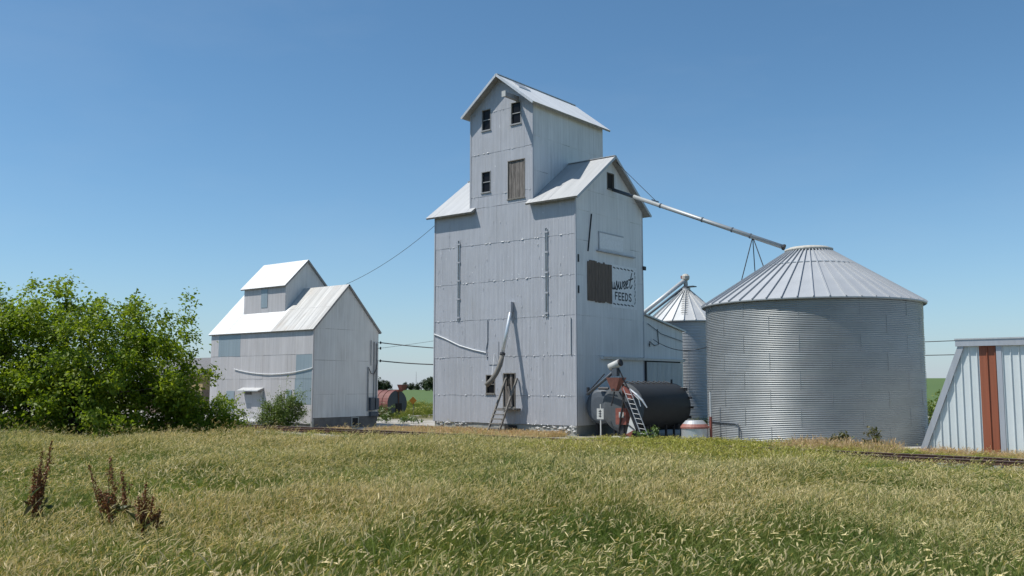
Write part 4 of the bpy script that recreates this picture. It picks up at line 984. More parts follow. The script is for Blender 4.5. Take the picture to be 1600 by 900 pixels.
# ------------------------------------------------------------------ far red tank, road sign, house, mast
rt = thing('red_tank', 'rusty red ribbed horizontal tank with pale grey end and hopper on top', 'tank', (-63.5, 60.2, 0))
RX, RYc, RZc, RR = -61.8, 60.3, 1.22, 1.22; n = 28
for k in range(9):
    x1 = RX - k * .75
    vs = []; fs = []
    for i, (xx, r_) in enumerate(((x1, RR), (x1 - .70, RR), (x1 - .71, RR + .05), (x1 - .75, RR + .05))):
        for j in range(n): vs.append((xx, RYc + r_ * math.cos(2 * math.pi * j / n), RZc + r_ * math.sin(2 * math.pi * j / n)))
    for i in range(3):
        for j in range(n): fs.append((i * n + j, i * n + (j + 1) % n, (i + 1) * n + (j + 1) % n, (i + 1) * n + j)[::-1])
    MB().add(vs, fs).build('shell_ring', 'rust_red_tank', rt, False)
vs = [(RX + .02, RYc + RR * math.cos(2 * math.pi * j / n), RZc + RR * math.sin(2 * math.pi * j / n)) for j in range(n)]
en = MB().add(vs + [(RX + .1, RYc, RZc)], [(j, (j + 1) % n, n) for j in range(n)]).build('end_plate', 'tank_end', rt)
MB().box((RX + .06, RYc - .25, .45), (RX + .16, RYc + .45, 1.25)).build('hatch', 'interior_dark', en)
MB().box((RX + .06, RYc + .02, 1.25), (RX + .14, RYc + .14, 2.4)).build('end_pipe', 'rail_rust', en)
MB().box((RX - .35, RYc - .1, RZc + RR - .12), (RX + .15, RYc + .6, RZc + RR + .05)).build('hopper_frame', 'red_paint', rt)
hh = MB(); hh.add([(RX + .0, RYc + .25, 2.42), (RX + .35, RYc + .25, 2.42), (RX + .35, RYc + .65, 2.42), (RX + .0, RYc + .65, 2.42), (RX - .1, RYc + .05, 2.95), (RX + .5, RYc + .05, 2.95), (RX + .5, RYc + .85, 2.95), (RX - .1, RYc + .85, 2.95)],
    [(0, 3, 2, 1), (0, 1, 5, 4), (1, 2, 6, 5), (2, 3, 7, 6), (3, 0, 4, 7), (4, 5, 6, 7)]); hh.build('hopper', 'rust_red_tank', rt)
for k in range(4): MB().box((RX - .4 - k * 1.9, RYc - .9, 0), (RX - .2 - k * 1.9, RYc + .9, RZc - .80)).build('cradle', 'rail_rust', rt)
p = Vector((-63.0, 63.6, 0)); rs = thing('warning_sign', 'orange diamond warning sign on a thin post beyond the red tank', 'sign', p)
MB().path([p, p + Vector((0, 0, 1.3))], .03, 6).build('post', 'grey_wood', rs)
for k, (z, s_) in enumerate(((1.45, .37),)):
    MB().slab([p + Vector(((.78 * a) * s_, .62 * a * s_ - .06, z + b_ * s_)) for a, b_ in ((-1, 0), (0, -1), (1, 0), (0, 1))], (.62, -.78, 0), .02).build('plate', 'sign_orange', rs)
slab_ = thing('loose_boards', 'pale loose boards lying on the gravel by the red tank', 'boards', (-60, 60, 0))
for k in range(4): MB().bar((-60.6 + k * .3, 60.0 + k * .25, .10 + .03 * k), (-58.9 + k * .4, 61.2 + k * .1, .16 + .05 * k), .35, .04).build('board', 'dry_board', slab_)
hs = thing('brown_house', 'small tan house with grey roof glimpsed behind the left tree', 'house', (-86, 54, 0))
HX0, HX1, HY0, HY1 = -92.0, -81.5, 53.0, 60.0; mb = MB()
prism_x(mb, HX0, HX1, HY0, HY1, 2.2, 4.1, 5.6).build('wall', 'house_wall', hs)
MB().box((HX0 - .03, HY0 - .03, 0), (HX1 + .03, HY1 + .03, 2.4)).build('brick_base', 'house_brick', hs)
roof_slope(hs, (HX0 - .4, HY0 - .4, 3.95), (HX1 + .4, HY0 - .4, 3.95), (HX1 + .4, 56.5, 5.72), (HX0 - .4, 56.5, 5.72), 'house_roof', w=2.5)
roof_slope(hs, (HX1 + .4, HY1 + .4, 3.95), (HX0 - .4, HY1 + .4, 3.95), (HX0 - .4, 56.5, 5.72), (HX1 + .4, 56.5, 5.72), 'house_roof', w=2.5)
hw = Wall(hs, (HX1, HY0), (0, 1), (1, 0))
for a in (1.2, 4.6):
    mb = MB(); hw.bx(mb, a, a + 1.0, 2.7, 3.7, -.02, .03); w_ = mb.build('window', 'white_paint', hs); mb = MB(); hw.bx(mb, a + .08, a + .92, 2.78, 3.62, .031, .036); mb.build('pane', 'dark_glass', w_)

# ------------------------------------------------------------------ overhead wires
def wire(name, label, p, q, sag, r_, mat='cable'):
    p = Vector(p); q = Vector(q)
    o = MB().path([p.lerp(q, t) - Vector((0, 0, sag * 4 * t * (1 - t))) for t in [k / 16 for k in range(17)]], r_, 5).build(name, mat, None)
    return tag(o, label, 'wire', 'overhead wires')
wire('power_line', 'thin high wire from the small elevator roof up to the tall elevator eave', (LX1 - .2, LYM, LR + .1), (EX0 - .2, EY0 + .4, 13.7), .35, .016)
wire('power_line', 'upper thick cable between the small elevator corner and the tall elevator', (LX1 + .28, 46.45, 5.95), (EX0 + .02, EY1 - 1.0, 5.35), .12, .035)
wire('power_line', 'lower thick cable sagging between the small elevator and the tall elevator', (LX1 + .28, 46.45, 4.65), (EX0 + .02, EY1 - 1.0, 4.45), .18, .04)
wire('power_line', 'faint thin wire slanting up from the small elevator service corner', (LX1 + .28, 46.45, 5.55), (EX0 + .02, EY1 - .4, 6.9), .06, .012)
wire('power_line', 'upper wire seen between the wide bin and the slanted shed', (-34, 63, 5.6), (15, 72, 7.0), .3, .028)
wire('power_line', 'lower wire seen between the wide bin and the slanted shed', (-34, 63, 4.9), (15, 72, 5.7), .3, .028)
wire('power_line', 'cable looping from the lean-to across the narrow bin', (EX1 + .1, 53.4, 5.9), (BC[0] - BR * .96, BC[1] - 1.2, 5.2), .5, .022)

# ------------------------------------------------------------------ vegetation helpers
def vnoise(x, y, sc, seed=0):
    """smooth value noise on arrays"""
    g_ = np.random.default_rng(seed).random((64, 64)); x = np.asarray(x) / sc + 500; y = np.asarray(y) / sc + 500
    xi = np.floor(x).astype(int); yi = np.floor(y).astype(int); fx = x - xi; fy = y - yi; fx = fx * fx * (3 - 2 * fx); fy = fy * fy * (3 - 2 * fy)
    a = g_[xi % 64, yi % 64]; b = g_[(xi + 1) % 64, yi % 64]; c = g_[xi % 64, (yi + 1) % 64]; d = g_[(xi + 1) % 64, (yi + 1) % 64]
    return (a * (1 - fx) + b * fx) * (1 - fy) + (c * (1 - fx) + d * fx) * fy
def leaves(pos, nrm, size, r, asp=1.7):
    """kite-shaped folded leaves: two triangles each, around pos facing nrm"""
    n = len(pos); nrm = nrm / np.linalg.norm(nrm, axis=1, keepdims=True)
    t = r.normal(size=(n, 3)); t -= nrm * (t * nrm).sum(1, keepdims=True); t /= np.linalg.norm(t, axis=1, keepdims=True)
    b = np.cross(nrm, t); s_ = size[:, None]
    v0 = pos; v1 = pos + t * s_ * .55 + b * s_ * .42 / asp * 1.4 + nrm * s_ * .12; v2 = pos + t * s_ * 1.2 - nrm * s_ * .10; v3 = pos + t * s_ * .55 - b * s_ * .42 / asp * 1.4 + nrm * s_ * .12
    V_ = np.stack([v0, v1, v2, v3], 1).reshape(-1, 3); i = np.arange(n) * 4
    F_ = np.concatenate([np.stack([i, i + 1, i + 2], 1), np.stack([i, i + 2, i + 3], 1)])
    return V_, F_
def tubes(mb, p, q, r0, r1, r, bend=.12, n=5, k=4):
    p = np.array(p, float); q = np.array(q, float); L_ = np.linalg.norm(q - p); off = r.normal(size=3) * L_ * bend
    pts = [tuple(p + (q - p) * t + off * 4 * t * (1 - t) * .5) for t in np.linspace(0, 1, k)]
    mb.path([Vector(x) for x in pts], [r0 + (r1 - r0) * t for t in np.linspace(0, 1, k)], n, False); return pts
def tree(name, label, base, blobs, ncl, per, lsize, mat, seed, stems=4, r0=.12, sprays=0, group=None, cat='tree', trunk='bark', cl_r=(.45, .95), fork=.35, flowers=0):
    """blobs: ellipsoids (dx,dy,z,rx,ry,rz); clusters of leaves fill them unevenly, limbs reach into the clusters"""
    r = np.random.default_rng(seed); bx_, by_ = base[:2]; bz = base[2] if len(base) > 2 else 0.0
    t = thing(name, label, cat, (bx_, by_, bz), group)
    vol = np.array([b[3] * b[4] * b[5] for b in blobs]); pick = r.choice(len(blobs), ncl, p=vol / vol.sum())
    d = r.normal(size=(ncl, 3)); d /= np.linalg.norm(d, axis=1, keepdims=True); rad = r.random(ncl) ** (1 / 4.2)
    bl = np.array(blobs)[pick]; lump = 1 + .22 * r.normal(size=ncl)
    C_ = bl[:, :3] + d * bl[:, 3:] * (rad * np.clip(lump, .6, 1.35))[:, None]
    C_ = C_[C_[:, 2] > .25]; C_[:, 0] += bx_; C_[:, 1] += by_; C_[:, 2] += bz
    cr_ = r.uniform(*cl_r, size=len(C_))
    cen = np.array([bx_, by_, bz + np.average([b[2] for b in blobs], weights=vol)])
    P_, N_, S_, T_ = [], [], [], []
    ctint = r.normal(.5, .16, size=len(C_))
    for c_, cr, ct in zip(C_, cr_, ctint):
        m_ = max(6, int(per * (cr / np.mean(cl_r)) ** 2 * r.uniform(.55, 1.35)))
        o = r.normal(size=(m_, 3)) * cr * np.array([.5, .5, .36]); o[:, 2] -= .25 * (o[:, 0] ** 2 + o[:, 1] ** 2) / cr
        P_.append(c_ + o); nn = r.normal(size=(m_, 3)) * .75 + np.array([0, 0, .75]) + (c_ - cen) / (np.linalg.norm(c_ - cen) + .1) * .55
        N_.append(nn); S_.append(lsize * r.uniform(.65, 1.3, m_)); T_.append(np.clip(ct + r.normal(0, .17, m_), 0, 1))
    for k in range(sprays):      # thin shoots that stick out of the outline
        j = r.integers(len(C_)); c_ = C_[j]; dr_ = (c_ - cen); dr_ /= np.linalg.norm(dr_) + .1; dr_ = dr_ + np.array([0, 0, .25]) + r.normal(size=3) * .35; dr_ /= np.linalg.norm(dr_)
        L_ = r.uniform(.5, 1.25); m_ = int(30 * L_); tt = r.random(m_)
        P_.append(c_ + dr_ * (tt * L_)[:, None] + r.normal(size=(m_, 3)) * .09 * (1.3 - tt)[:, None]); N_.append(r.normal(size=(m_, 3)) + np.array([0, 0, .5])); S_.append(lsize * r.uniform(.6, 1.1, m_)); T_.append(np.clip(r.normal(.6, .2, m_), 0, 1))
    P_ = np.concatenate(P_); N_ = np.concatenate(N_); S_ = np.concatenate(S_); T_ = np.concatenate(T_)
    V_, F_ = leaves(P_, N_, S_, r)
    cr_o = mesh_np('crown', V_, F_, mat, np.repeat(T_, 4), t)
    if flowers:
        i = r.choice(len(C_), flowers); fp = C_[i] + r.normal(size=(flowers, 3)) * .1 + (C_[i] - cen) * .25 + np.array([0, 0, .2])
        rp2 = np.repeat(fp, 12, 0) + r.normal(size=(flowers * 12, 3)) * np.array([.10, .10, .03])
        V2, F2 = leaves(rp2, r.normal(size=rp2.shape) * .3 + np.array([0, 0, 1]), np.full(len(rp2), .07), r)
        mesh_np('flowers', V2, F2, 'flower_white', r.random(len(V2)), cr_o)
    mb = MB(); hgt = cen[2] - bz
    tips = []
    for k in range(stems):
        a = 2 * math.pi * k / stems + r.uniform(-.5, .5); sp_ = r.uniform(.25, .8) * min(blobs[0][3], blobs[0][4]) * fork
        q = np.array([bx_ + math.cos(a) * sp_, by_ + math.sin(a) * sp_, bz + hgt * r.uniform(.55, .95)]); b0 = np.array([bx_ + math.cos(a) * r0 * 1.2, by_ + math.sin(a) * r0 * 1.2, bz - .15])
        tips += [(np.array(p), r0 * (1 - .55 * i / 4)) for i, p in enumerate(tubes(mb, b0, q, r0, r0 * .5, r, .12, 7, 5)) if i > 1]
    tr_o = mb.build('trunk', trunk, t, True)
    mb = MB()
    for c_ in C_[::max(1, len(C_) // 90)]:
        tp, rr = min(tips, key=lambda x: np.linalg.norm(x[0] - c_) + (2 if x[0][2] > c_[2] + .6 else 0))
        tubes(mb, tp, c_, rr * .42, .012, r, .16, 4, 4)
    mb.build('limbs', trunk, tr_o, True)
    return t
PR = bpy.data.collections.new('grass_clump_shapes')       # never linked to the scene
def clump(name, mat, r, n, rad, hgt, lean, headfrac, headlen, leafw, leafn, wind, stemw=.0035, headw=.011):
    V_, F_, T_ = [], [], []
    def ribbon(pts, ws, t, nrm=None):
        b = len(V_); pts = np.array(pts)
        for i, p in enumerate(pts):
            d = pts[min(i + 1, len(pts) - 1)] - pts[max(i - 1, 0)]; s_ = np.cross(d, nrm if nrm is not None else np.array([.3, .2, 1])); l_ = np.linalg.norm(s_); s_ = s_ / l_ if l_ > 1e-6 else np.array([1., 0, 0])
            V_.append(p - s_ * ws[i]); V_.append(p + s_ * ws[i]); T_.extend([t, t])
        for i in range(len(pts) - 1):
            k = b + 2 * i; F_.append((k, k + 1, k + 3)); F_.append((k, k + 3, k + 2))
    for i in range(n):
        x, y = r.normal(size=2) * rad * .55; h = hgt * r.uniform(.65, 1.12); a = r.uniform(0, 2 * math.pi); ln = lean * r.uniform(.2, 1.3)
        dx, dy = math.cos(a) * ln + wind[0], math.sin(a) * ln + wind[1]; root_ = np.array([x, y, -.03])
        st_ = lambda t: root_ + np.array([dx * t * t, dy * t * t, (t - .18 * t * t * (abs(dx) + abs(dy))) ]) * h
        hd = r.random() < headfrac
        va = r.uniform(0, math.pi); sn = np.array([math.cos(va), math.sin(va), .15])
        ribbon([st_(0), st_(.5), st_(1)], [stemw, stemw, stemw * .6], r.uniform(.05, .45), sn)
        if hd:
            e = st_(1); d = np.array([dx, dy, .55]) + r.normal(size=3) * .25; d /= np.linalg.norm(d); L_ = headlen * r.uniform(.7, 1.3); tt = r.uniform(.52, .98)
            dn = np.array([0, 0, -.12]) * L_
            for q in range(2):
                nv = r.normal(size=3)
                ribbon([e - d * .01, e + d * L_ * .4, e + d * L_ * .75 + dn * .5, e + d * L_ + dn], [headw * .4, headw, headw * .8, headw * .15], tt, nv)
        for q in range(leafn):
            a2 = r.uniform(0, 2 * math.pi); ll = h * r.uniform(.35, .75); z0 = h * r.uniform(0, .45); ux, uy = math.cos(a2), math.sin(a2); b0 = st_(z0 / h)
            o_ = r.uniform(.25, .65)
            ribbon([b0, b0 + np.array([ux * o_ * .5 + wind[0] * .3, uy * o_ * .5 + wind[1] * .3, .75]) * ll * .6, b0 + np.array([ux * o_ * 1.3 + wind[0] * .8, uy * o_ * 1.3 + wind[1] * .8, .80]) * ll],
                   [leafw * .7, leafw, leafw * .12], r.uniform(.03, .46), np.array([-uy, ux, r.uniform(-.6, .6)]))
    o = mesh_np(name, V_, F_, mat, T_, hidden=True); PR_add(o); return o
def PR_add(o): pass
def scatter(name, label, cat, P_, rz, tilt, scl, idx, protos):
    """one object: points that carry whole clumps (uncountable ground cover)"""
    col = bpy.data.collections.new(name + '_clumps')
    for i, o in enumerate(protos): o.name = '%s_clump_%02d' % (name, i); col.objects.link(o)
    me = bpy.data.meshes.new(name); me.vertices.add(len(P_)); me.vertices.foreach_set('co', np.asarray(P_, np.float32).ravel())
    rot = np.stack([tilt[:, 0], tilt[:, 1], rz], 1).astype(np.float32)
    a = me.attributes.new('turn', 'FLOAT_VECTOR', 'POINT'); a.data.foreach_set('vector', rot.ravel())
    a = me.attributes.new('size', 'FLOAT_VECTOR', 'POINT'); a.data.foreach_set('vector', np.asarray(scl, np.float32).ravel())
    a = me.attributes.new('kind_index', 'INT', 'POINT'); a.data.foreach_set('value', np.asarray(idx, np.int32))
    o = link(bpy.data.objects.new(name, me)); tag(o, label, cat, kind='stuff')
    me.materials.append(protos[0].data.materials[0])
    ng = bpy.data.node_groups.new(name, 'GeometryNodeTree')
    ng.interface.new_socket('Geometry', in_out='INPUT', socket_type='NodeSocketGeometry'); ng.interface.new_socket('Geometry', in_out='OUTPUT', socket_type='NodeSocketGeometry')
    gi = ng.nodes.new('NodeGroupInput'); go = ng.nodes.new('NodeGroupOutput'); ip = ng.nodes.new('GeometryNodeInstanceOnPoints')
    ci = ng.nodes.new('GeometryNodeCollectionInfo'); ci.inputs[0].default_value = col; ci.inputs[1].default_value = True; ci.inputs[2].default_value = True
    def na(nm, ty):
        n_ = ng.nodes.new('GeometryNodeInputNamedAttribute'); n_.data_type = ty; n_.inputs[0].default_value = nm; return n_.outputs[0]
    ng.links.new(gi.outputs[0], ip.inputs['Points']); ng.links.new(ci.outputs[0], ip.inputs['Instance']); ip.inputs['Pick Instance'].default_value = True
    ng.links.new(na('kind_index', 'INT'), ip.inputs['Instance Index']); ng.links.new(na('turn', 'FLOAT_VECTOR'), ip.inputs['Rotation']); ng.links.new(na('size', 'FLOAT_VECTOR'), ip.inputs['Scale'])
    ng.links.new(ip.outputs[0], go.inputs[0])
    md = o.modifiers.new('scatter', 'NODES'); md.node_group = ng
    return o
FWD = np.array([-.626, .780]); RGT = np.array([.780, .626])       # along and across the meadow, seen from the road
def area_points(d0, d1, step_fn, half, seed):
    """jittered rows of points over the meadow, distance d0..d1 from the road side"""
    r = np.random.default_rng(seed); out = []
    d = d0
    while d < d1:
        st_ = step_fn(d); w = half(d); n = int(2 * w / st_) + 1
        x = np.linspace(-w, w, n) + r.uniform(-.5, .5, n) * st_; dd = d + r.uniform(-.5, .5, n) * st_
        out.append(np.stack([FWD[0] * dd + RGT[0] * x, FWD[1] * dd + RGT[1] * x], 1)); d += st_
    return np.concatenate(out)

# ------------------------------------------------------------------ trees and shrubs
tree('boxelder_tree', 'large bushy bright green tree hiding the left end of the railway', (-50.5, 25.2),
     [(0, 0, 4.4, 4.2, 4.0, 3.7), (-2.4, -2.0, 4.6, 3.2, 3.2, 3.7), (2.6, 2.4, 4.2, 2.7, 2.7, 3.3), (-4.6, -4.2, 4.3, 3.2, 3.0, 3.8), (-6.6, -6.0, 4.0, 2.8, 2.8, 3.7), (.2, .2, 2.2, 5.0, 4.6, 2.2), (3.3, 3.0, 2.9, 2.0, 2.0, 2.6), (-5.0, -4.6, 1.9, 3.6, 3.4, 1.9)],
     760, 100, .19, 'tree_leaf', 17, stems=9, r0=.13, sprays=190, cl_r=(.40, .85))
tree('bushy_shrub', 'low green shrub growing beside the large bushy tree near the white ledge', (-47.4, 31.0), [(0, 0, 1.1, 1.6, 1.6, 1.3), (1.1, .9, .75, 1.2, 1.1, .9), (-1.4, -1.2, 1.6, 1.6, 1.5, 1.6)], 170, 90, .145, 'tree_leaf', 12, stems=6, r0=.04, sprays=24, cat='shrub', cl_r=(.3, .6), fork=.6)
tree('bushy_shrub', 'rounded feathery green shrub in front of the small elevator', (-49.9, 38.6), [(0, 0, 1.15, 1.15, 1.15, 1.15), (.3, .2, 1.75, .8, .8, .8), (-.6, -.4, .9, 1.0, 1.0, .9)], 130, 75, .095, 'shrub_leaf', 13, stems=7, r0=.03, sprays=34, cat='shrub', cl_r=(.22, .45), fork=.6)
tree('elder_bush', 'green bush with creamy flower heads between the wide bin and the shed', (-17.6, 68.6), [(0, 0, .85, 1.9, 1.9, 1.05), (1.2, .9, .75, 1.5, 1.5, .9)], 90, 60, .16, 'shrub_leaf', 14, stems=6, r0=.04, sprays=10, cat='shrub', fork=.6, flowers=70)
def far_tree(px, dist, top, wid, label, seed, conif=False):
    dr_ = FWD * 1.0 + RGT * ((px - 800) / 1470.0); p = dr_ * dist; z = terrain_z(p[0], p[1])
    if conif: bl_ = [(0, 0, top * .28, wid, wid, top * .3), (0, 0, top * .55, wid * .7, wid * .7, top * .3), (0, 0, top * .8, wid * .38, wid * .38, top * .22)]
    else: bl_ = [(0, 0, top * .58, wid, wid, top * .40), (wid * .4, wid * .3, top * .45, wid * .8, wid * .8, top * .3), (-wid * .5, -wid * .4, top * .5, wid * .7, wid * .7, top * .3)]
    tree('evergreen_tree' if conif else 'field_tree', label, (p[0], p[1], z), bl_, 80, 34, .40 if not conif else .26, 'far_leaf', seed, stems=2 if not conif else 1, r0=.14, cl_r=(.45, .85) if not conif else (.22, .4), group='trees on the far field edge', fork=.2)
far_tree(585, 250, 4.6, 1.5, 'far dark tree half hidden by the small elevator corner', 21)
far_tree(600, 330, 3.9, 1.8, 'round far tree standing alone above the red tank', 22)
far_tree(633, 380, 3.6, 1.3, 'first small far evergreen from the red tank', 23, True)
far_tree(642.5, 380, 3.2, 1.4, 'middle one of three small far evergreens', 24, True)
far_tree(652, 380, 2.8, 1.3, 'third small far evergreen from the red tank', 25, True)
far_tree(667, 340, 4.2, 1.9, 'far clump of dark trees beside the tall elevator wall', 26)
far_tree(676, 330, 5.0, 2.2, 'far dark tree touching the tall elevator edge', 27)
p_ = (FWD + RGT * ((650 - 800) / 1470.0)) * 420; ms = thing('far_mast', 'hair-thin mast far off above the evergreens', 'mast', (p_[0], p_[1], 0))
MB().path([(p_[0], p_[1], -1), (p_[0], p_[1], 8.5)], [.14, .05], 6).build('mast_pole', 'grey_wood', ms)

# weeds with pale leaves near the red tank and along the bins
def weed(name, label, x, y, h, seed, mat='weed_leaf', flowers=0, w=.5, group='weeds by the buildings'):
    tree(name, label, (x, y), [(0, 0, h * .5, w, w, h * .5)], 16, 30, .13, mat, seed, stems=4, r0=.012, cat='weed', cl_r=(.15, .3), group=group, fork=.6, flowers=flowers)
weed('leafy_weed', 'tall pale-flowered weed in front of the red tank', -59.6, 57.2, 1.6, 31, flowers=14, w=.9)
weed('leafy_weed', 'low weed patch with pale heads on the gravel by the small elevator', -53.5, 50.8, .6, 32, flowers=10, w=.9)
weed('leafy_weed', 'low green weed on the gravel left of the tall elevator', -50.8, 51.2, .55, 33, flowers=5, w=.8)
weed('leafy_weed', 'yellowing weed against the foot of the wide bin near the shed', -13.9, 43.2, 1.0, 34, mat='dock_leaf')
weed('leafy_weed', 'leafy weed at the foot of the wide bin below its shaded side', -15.2, 42.6, .7, 35, mat='dock_leaf')
weed('leafy_weed', 'bushy weed beside the grey drum', -25.0, 42.3, .8, 36)

# brown dock plants in the meadow
def dock(label, px, dist, h, lean, nst, seed):
    r = np.random.default_rng(seed); p = (FWD + RGT * ((px - 800) / 1470.0)) * dist
    t = thing('dock_plant', label, 'plant', (p[0], p[1], 0), 'brown dock plants in the meadow')
    mb = MB(); P_, S_ = [], []
    for k in range(nst):
        a = r.uniform(-.17, .17) + lean; hh_ = h * (1 if k == 0 else r.uniform(.55, .92)); off = RGT * a * hh_ + FWD * r.uniform(-.12, .12) * hh_
        b0 = np.array([p[0] + r.normal() * .05, p[1] + r.normal() * .05, 0]); q = b0 + np.array([off[0], off[1], hh_])
        tubes(mb, b0, q, .011, .005, r, .05, 5, 5)
        m_ = int(150 * hh_); tt = .42 + .58 * r.random(m_); wv = (.017 + .011 * np.sin(tt * 55)) * (1.25 - .8 * (tt - .4))
        P_.append(b0 + (q - b0) * tt[:, None] + r.normal(size=(m_, 3)) * np.stack([wv, wv, wv * .8], 1))
        for s2_ in range(5):
            t0 = r.uniform(.42, .75); c0 = b0 + (q - b0) * t0; aa = r.uniform(-1, 1); L_ = r.uniform(.18, .34); dd = np.array([*(RGT * aa * .5), 1.0]); m2 = 34
            u = r.random(m2); P_.append(c0 + dd * (u * L_)[:, None] + r.normal(size=(m2, 3)) * .02)
    mb.build('stem', 'dock_seed_stem', t, True)
    P_ = np.concatenate(P_); V_, F_ = leaves(P_, r.normal(size=P_.shape), r.uniform(.018, .036, len(P_)), r, 1.2)
    mesh_np('seed_heads', V_, F_, 'dock_seed', np.repeat(np.clip(r.normal(.45, .25, len(P_)), 0, 1), 4), t)
    m_ = 22; pp2 = np.stack([p[0] + r.normal(0, .1, m_), p[1] + r.normal(0, .1, m_), r.uniform(.1, h * .5, m_)], 1)
    V_, F_ = leaves(pp2, r.normal(size=pp2.shape) + np.array([0, 0, .6]), r.uniform(.14, .26, m_), r, 2.6); mesh_np('leaf_rosette', V_, F_, 'dock_leaf', np.repeat(r.random(m_), 4), t)
plain('dock_seed_stem', (0.12, 0.06, 0.03), .8)
dock('tallest rusty brown dock plant at the left edge of the meadow', 62, 18.2, 1.90, -.05, 8, 41)
dock('brown dock plant leaning left, next to the tallest one', 190, 17.8, 1.65, -.22, 5, 42)
dock('short brown dock plant with upright heads, nearest the middle', 236, 16.6, 1.28, .02, 6, 43)
dock('thin faint brown dock plant between the leaning and the short one', 206, 18.6, 1.30, .0, 2, 44)

# ------------------------------------------------------------------ grass
r5 = np.random.default_rng(5); WIND = (RGT[0] * .22, RGT[1] * .22)
heads = [clump('c', 'brome_grass', r5, 76, .36, h_, l_, .92, .115, .004, 1, WIND, headw=.0046) for h_, l_ in ((.56, .3), (.60, .35), (.52, .45), (.64, .25), (.58, .5), (.50, .3), (.62, .6))]
green = [clump('c', 'brome_grass', r5, 40, .36, h_, .42, .15, .10, w_, 3, WIND) for h_, w_ in ((.50, .008), (.46, .012), (.40, .006), (.54, .009), (.34, .013))]
tall = [clump('c', 'brome_grass', r5, 7, .45, .95, .35, 1.0, .14, .005, 1, WIND, stemw=.0026, headw=.0052) for _ in range(3)]
P_ = area_points(5.5, 47, lambda d: .30 if d < 14 else (.36 if d < 22 else .46), lambda d: .66 * d + 5.0, 51)
edge = 34.6 - 1.6 * np.clip((P_[:, 0] + 12.5) / 3, 0, 1) + .8 * vnoise(P_[:, 0], P_[:, 1], 2.0, 3)
keep = (P_[:, 1] < edge) & (P_[:, 1] > -12)
P_ = P_[keep]; edge = edge[keep]; n = len(P_)
big = vnoise(P_[:, 0], P_[:, 1], 5.0, 1) * .6 + vnoise(P_[:, 0], P_[:, 1], 1.8, 2) * .4
dist = P_ @ FWD; gp = np.clip(1.75 - dist / 11.0, 0, 1) * .64 + .06
isg = big + r5.normal(0, .07, n) < .36 + .52 * gp
idx = np.where(isg, 7 + r5.integers(0, 5, n), r5.integers(0, 7, n)); idx = np.where(r5.random(n) < .17, 12 + r5.integers(0, 3, n), idx)
hs_ = r5.uniform(.85, 1.15, n) * (.62 + .75 * vnoise(P_[:, 0], P_[:, 1], 2.8, 4)) * (.68 + .32 * np.clip((edge - P_[:, 1]) / 7, 0, 1)); ws_ = r5.uniform(.95, 1.3, n) * np.where(dist > 22, 1.35, 1.05)
la = 6.28 * 2 * vnoise(P_[:, 0], P_[:, 1], 6.0, 21); lm = .75 * np.clip(vnoise(P_[:, 0], P_[:, 1], 2.6, 22) - .45, 0, 1) + .06; lodge = np.stack([np.cos(la) * lm, np.sin(la) * lm], 1)
scatter('meadow_grass', 'tall seeding meadow grass covering the whole foreground', 'grass', np.stack([P_[:, 0], P_[:, 1], np.zeros(n)], 1), r5.uniform(-1.1, 1.1, n), r5.normal(0, .08, (n, 2)) + lodge, np.stack([ws_, ws_, hs_], 1), idx, heads + green + tall)
# brighter, coarser verge along the track and the foot of the bins
vg = [clump('c', 'verge_grass', r5, 34, .30, .66, .35, .6, .12, .009, 2, WIND, headw=.012) for _ in range(5)]
K_ = 8500; xv = r5.uniform(-66, 4, K_); yv = np.where(r5.random(K_) < .62, r5.uniform(29.5, 35.3, K_), r5.uniform(38.6, 43.0, K_))
east = np.clip((xv + 30) / 7, 0, 1); rail_gap = np.clip((xv + 13.2) / 2, 0, 1)
near_ok = (r5.random(K_) < .25 + .75 * east) & (yv < 34.2 + .9 * east - 2.0 * rail_gap + r5.normal(0, .4, K_))
far_ok = (r5.random(K_) < east * (1 - .75 * rail_gap)) & (xv < -8)
ok = np.where(yv < 36.2, near_ok, far_ok); ins = r5.random(K_) < .10; yv = np.where(ins, r5.uniform(35.0, 38.6, K_), yv); ok = np.where(ins, r5.random(K_) < .75, ok)
xv, yv, east, rail_gap = xv[ok], yv[ok], east[ok], rail_gap[ok]; n = len(xv); hv = r5.uniform(.55, 1.15, n) * (.42 + .44 * east) * (1 - .45 * rail_gap) * np.where(yv > 36.2, .62, 1.0)
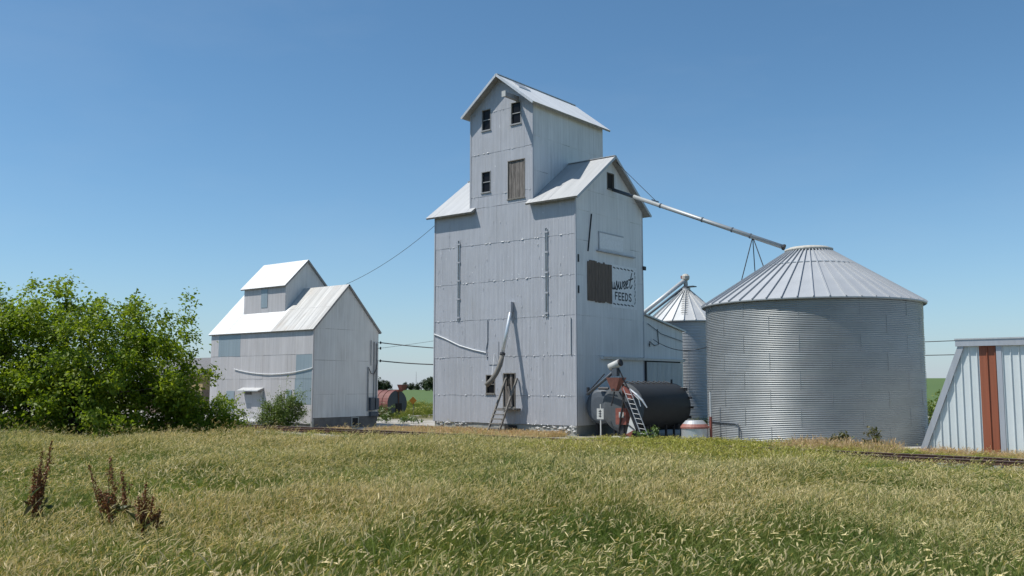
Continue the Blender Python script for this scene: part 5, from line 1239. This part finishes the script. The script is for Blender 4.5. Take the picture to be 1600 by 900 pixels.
scatter('verge_grass', 'coarse yellow-green grass growing along the railway verge and bin feet', 'grass', np.stack([xv, yv, np.full(n, .02)], 1), r5.uniform(-3, 3, n), r5.normal(0, .1, (n, 2)), np.stack([r5.uniform(.8, 1.3, n)] * 2 + [hv], 1), r5.integers(0, 5, n), vg)
# dry tan grass along the foundation of the tall elevator
dg = [clump('c', 'dry_grass', r5, 40, .30, .30, .55, .5, .09, .006, 1, (0, 0), headw=.009) for _ in range(4)]
n = 950; xd = r5.uniform(-47, -31.5, n); yd = r5.uniform(39.0, 44.5, n); ok = vnoise(xd, yd, 2.2, 8) + .35 * ((xd > -42) & (yd > 41)) > .52; xd, yd = xd[ok], yd[ok]; n = len(xd)
x6 = r5.uniform(-12, 2, 170); y6 = r5.uniform(42.2, 43.2, 170); x7 = r5.uniform(-17, -12.2, 150); y7 = r5.uniform(39.2, 42.8, 150); x8 = r5.uniform(-44, -31.6, 520); y8 = r5.uniform(40.2, 44.4, 520); xd = np.concatenate([xd, x6, x7, x8]); yd = np.concatenate([yd, y6, y7, y8]); n = len(xd)
scatter('dry_grass', 'short dry tan grass along the foot of the tall elevator and the shed', 'grass', np.stack([xd, yd, np.zeros(n)], 1), r5.uniform(-3, 3, n), r5.normal(0, .15, (n, 2)), np.stack([r5.uniform(.8, 1.4, n)] * 2 + [r5.uniform(.5, 1.2, n) * np.where((xd > -17) & (xd < -12.2), 1.9, 1.0)], 1), r5.integers(0, 4, n), dg)
# rough weeds at the far edge of the yard
fg = [clump('c', 'verge_grass', r5, 26, .5, .8, .5, .4, .14, .016, 2, (0, 0), headw=.016, stemw=.006) for _ in range(3)]
n = 2600; xf = r5.uniform(-110, -30, n); yf = r5.uniform(57, 92, n); ok = (vnoise(xf, yf, 4, 9) > .42) & ~((np.abs(xf + 65) < 5.5) & (np.abs(yf - 60.3) < 2.2)); xf, yf = xf[ok], yf[ok]; n = len(xf)
scatter('yard_weeds', 'rough grass and weeds beyond the gravel yard', 'grass', np.stack([xf, yf, np.zeros(n)], 1), r5.uniform(-3, 3, n), r5.normal(0, .1, (n, 2)), np.stack([r5.uniform(.9, 1.6, n)] * 2 + [r5.uniform(.5, 1.1, n)], 1), r5.integers(0, 3, n), fg)
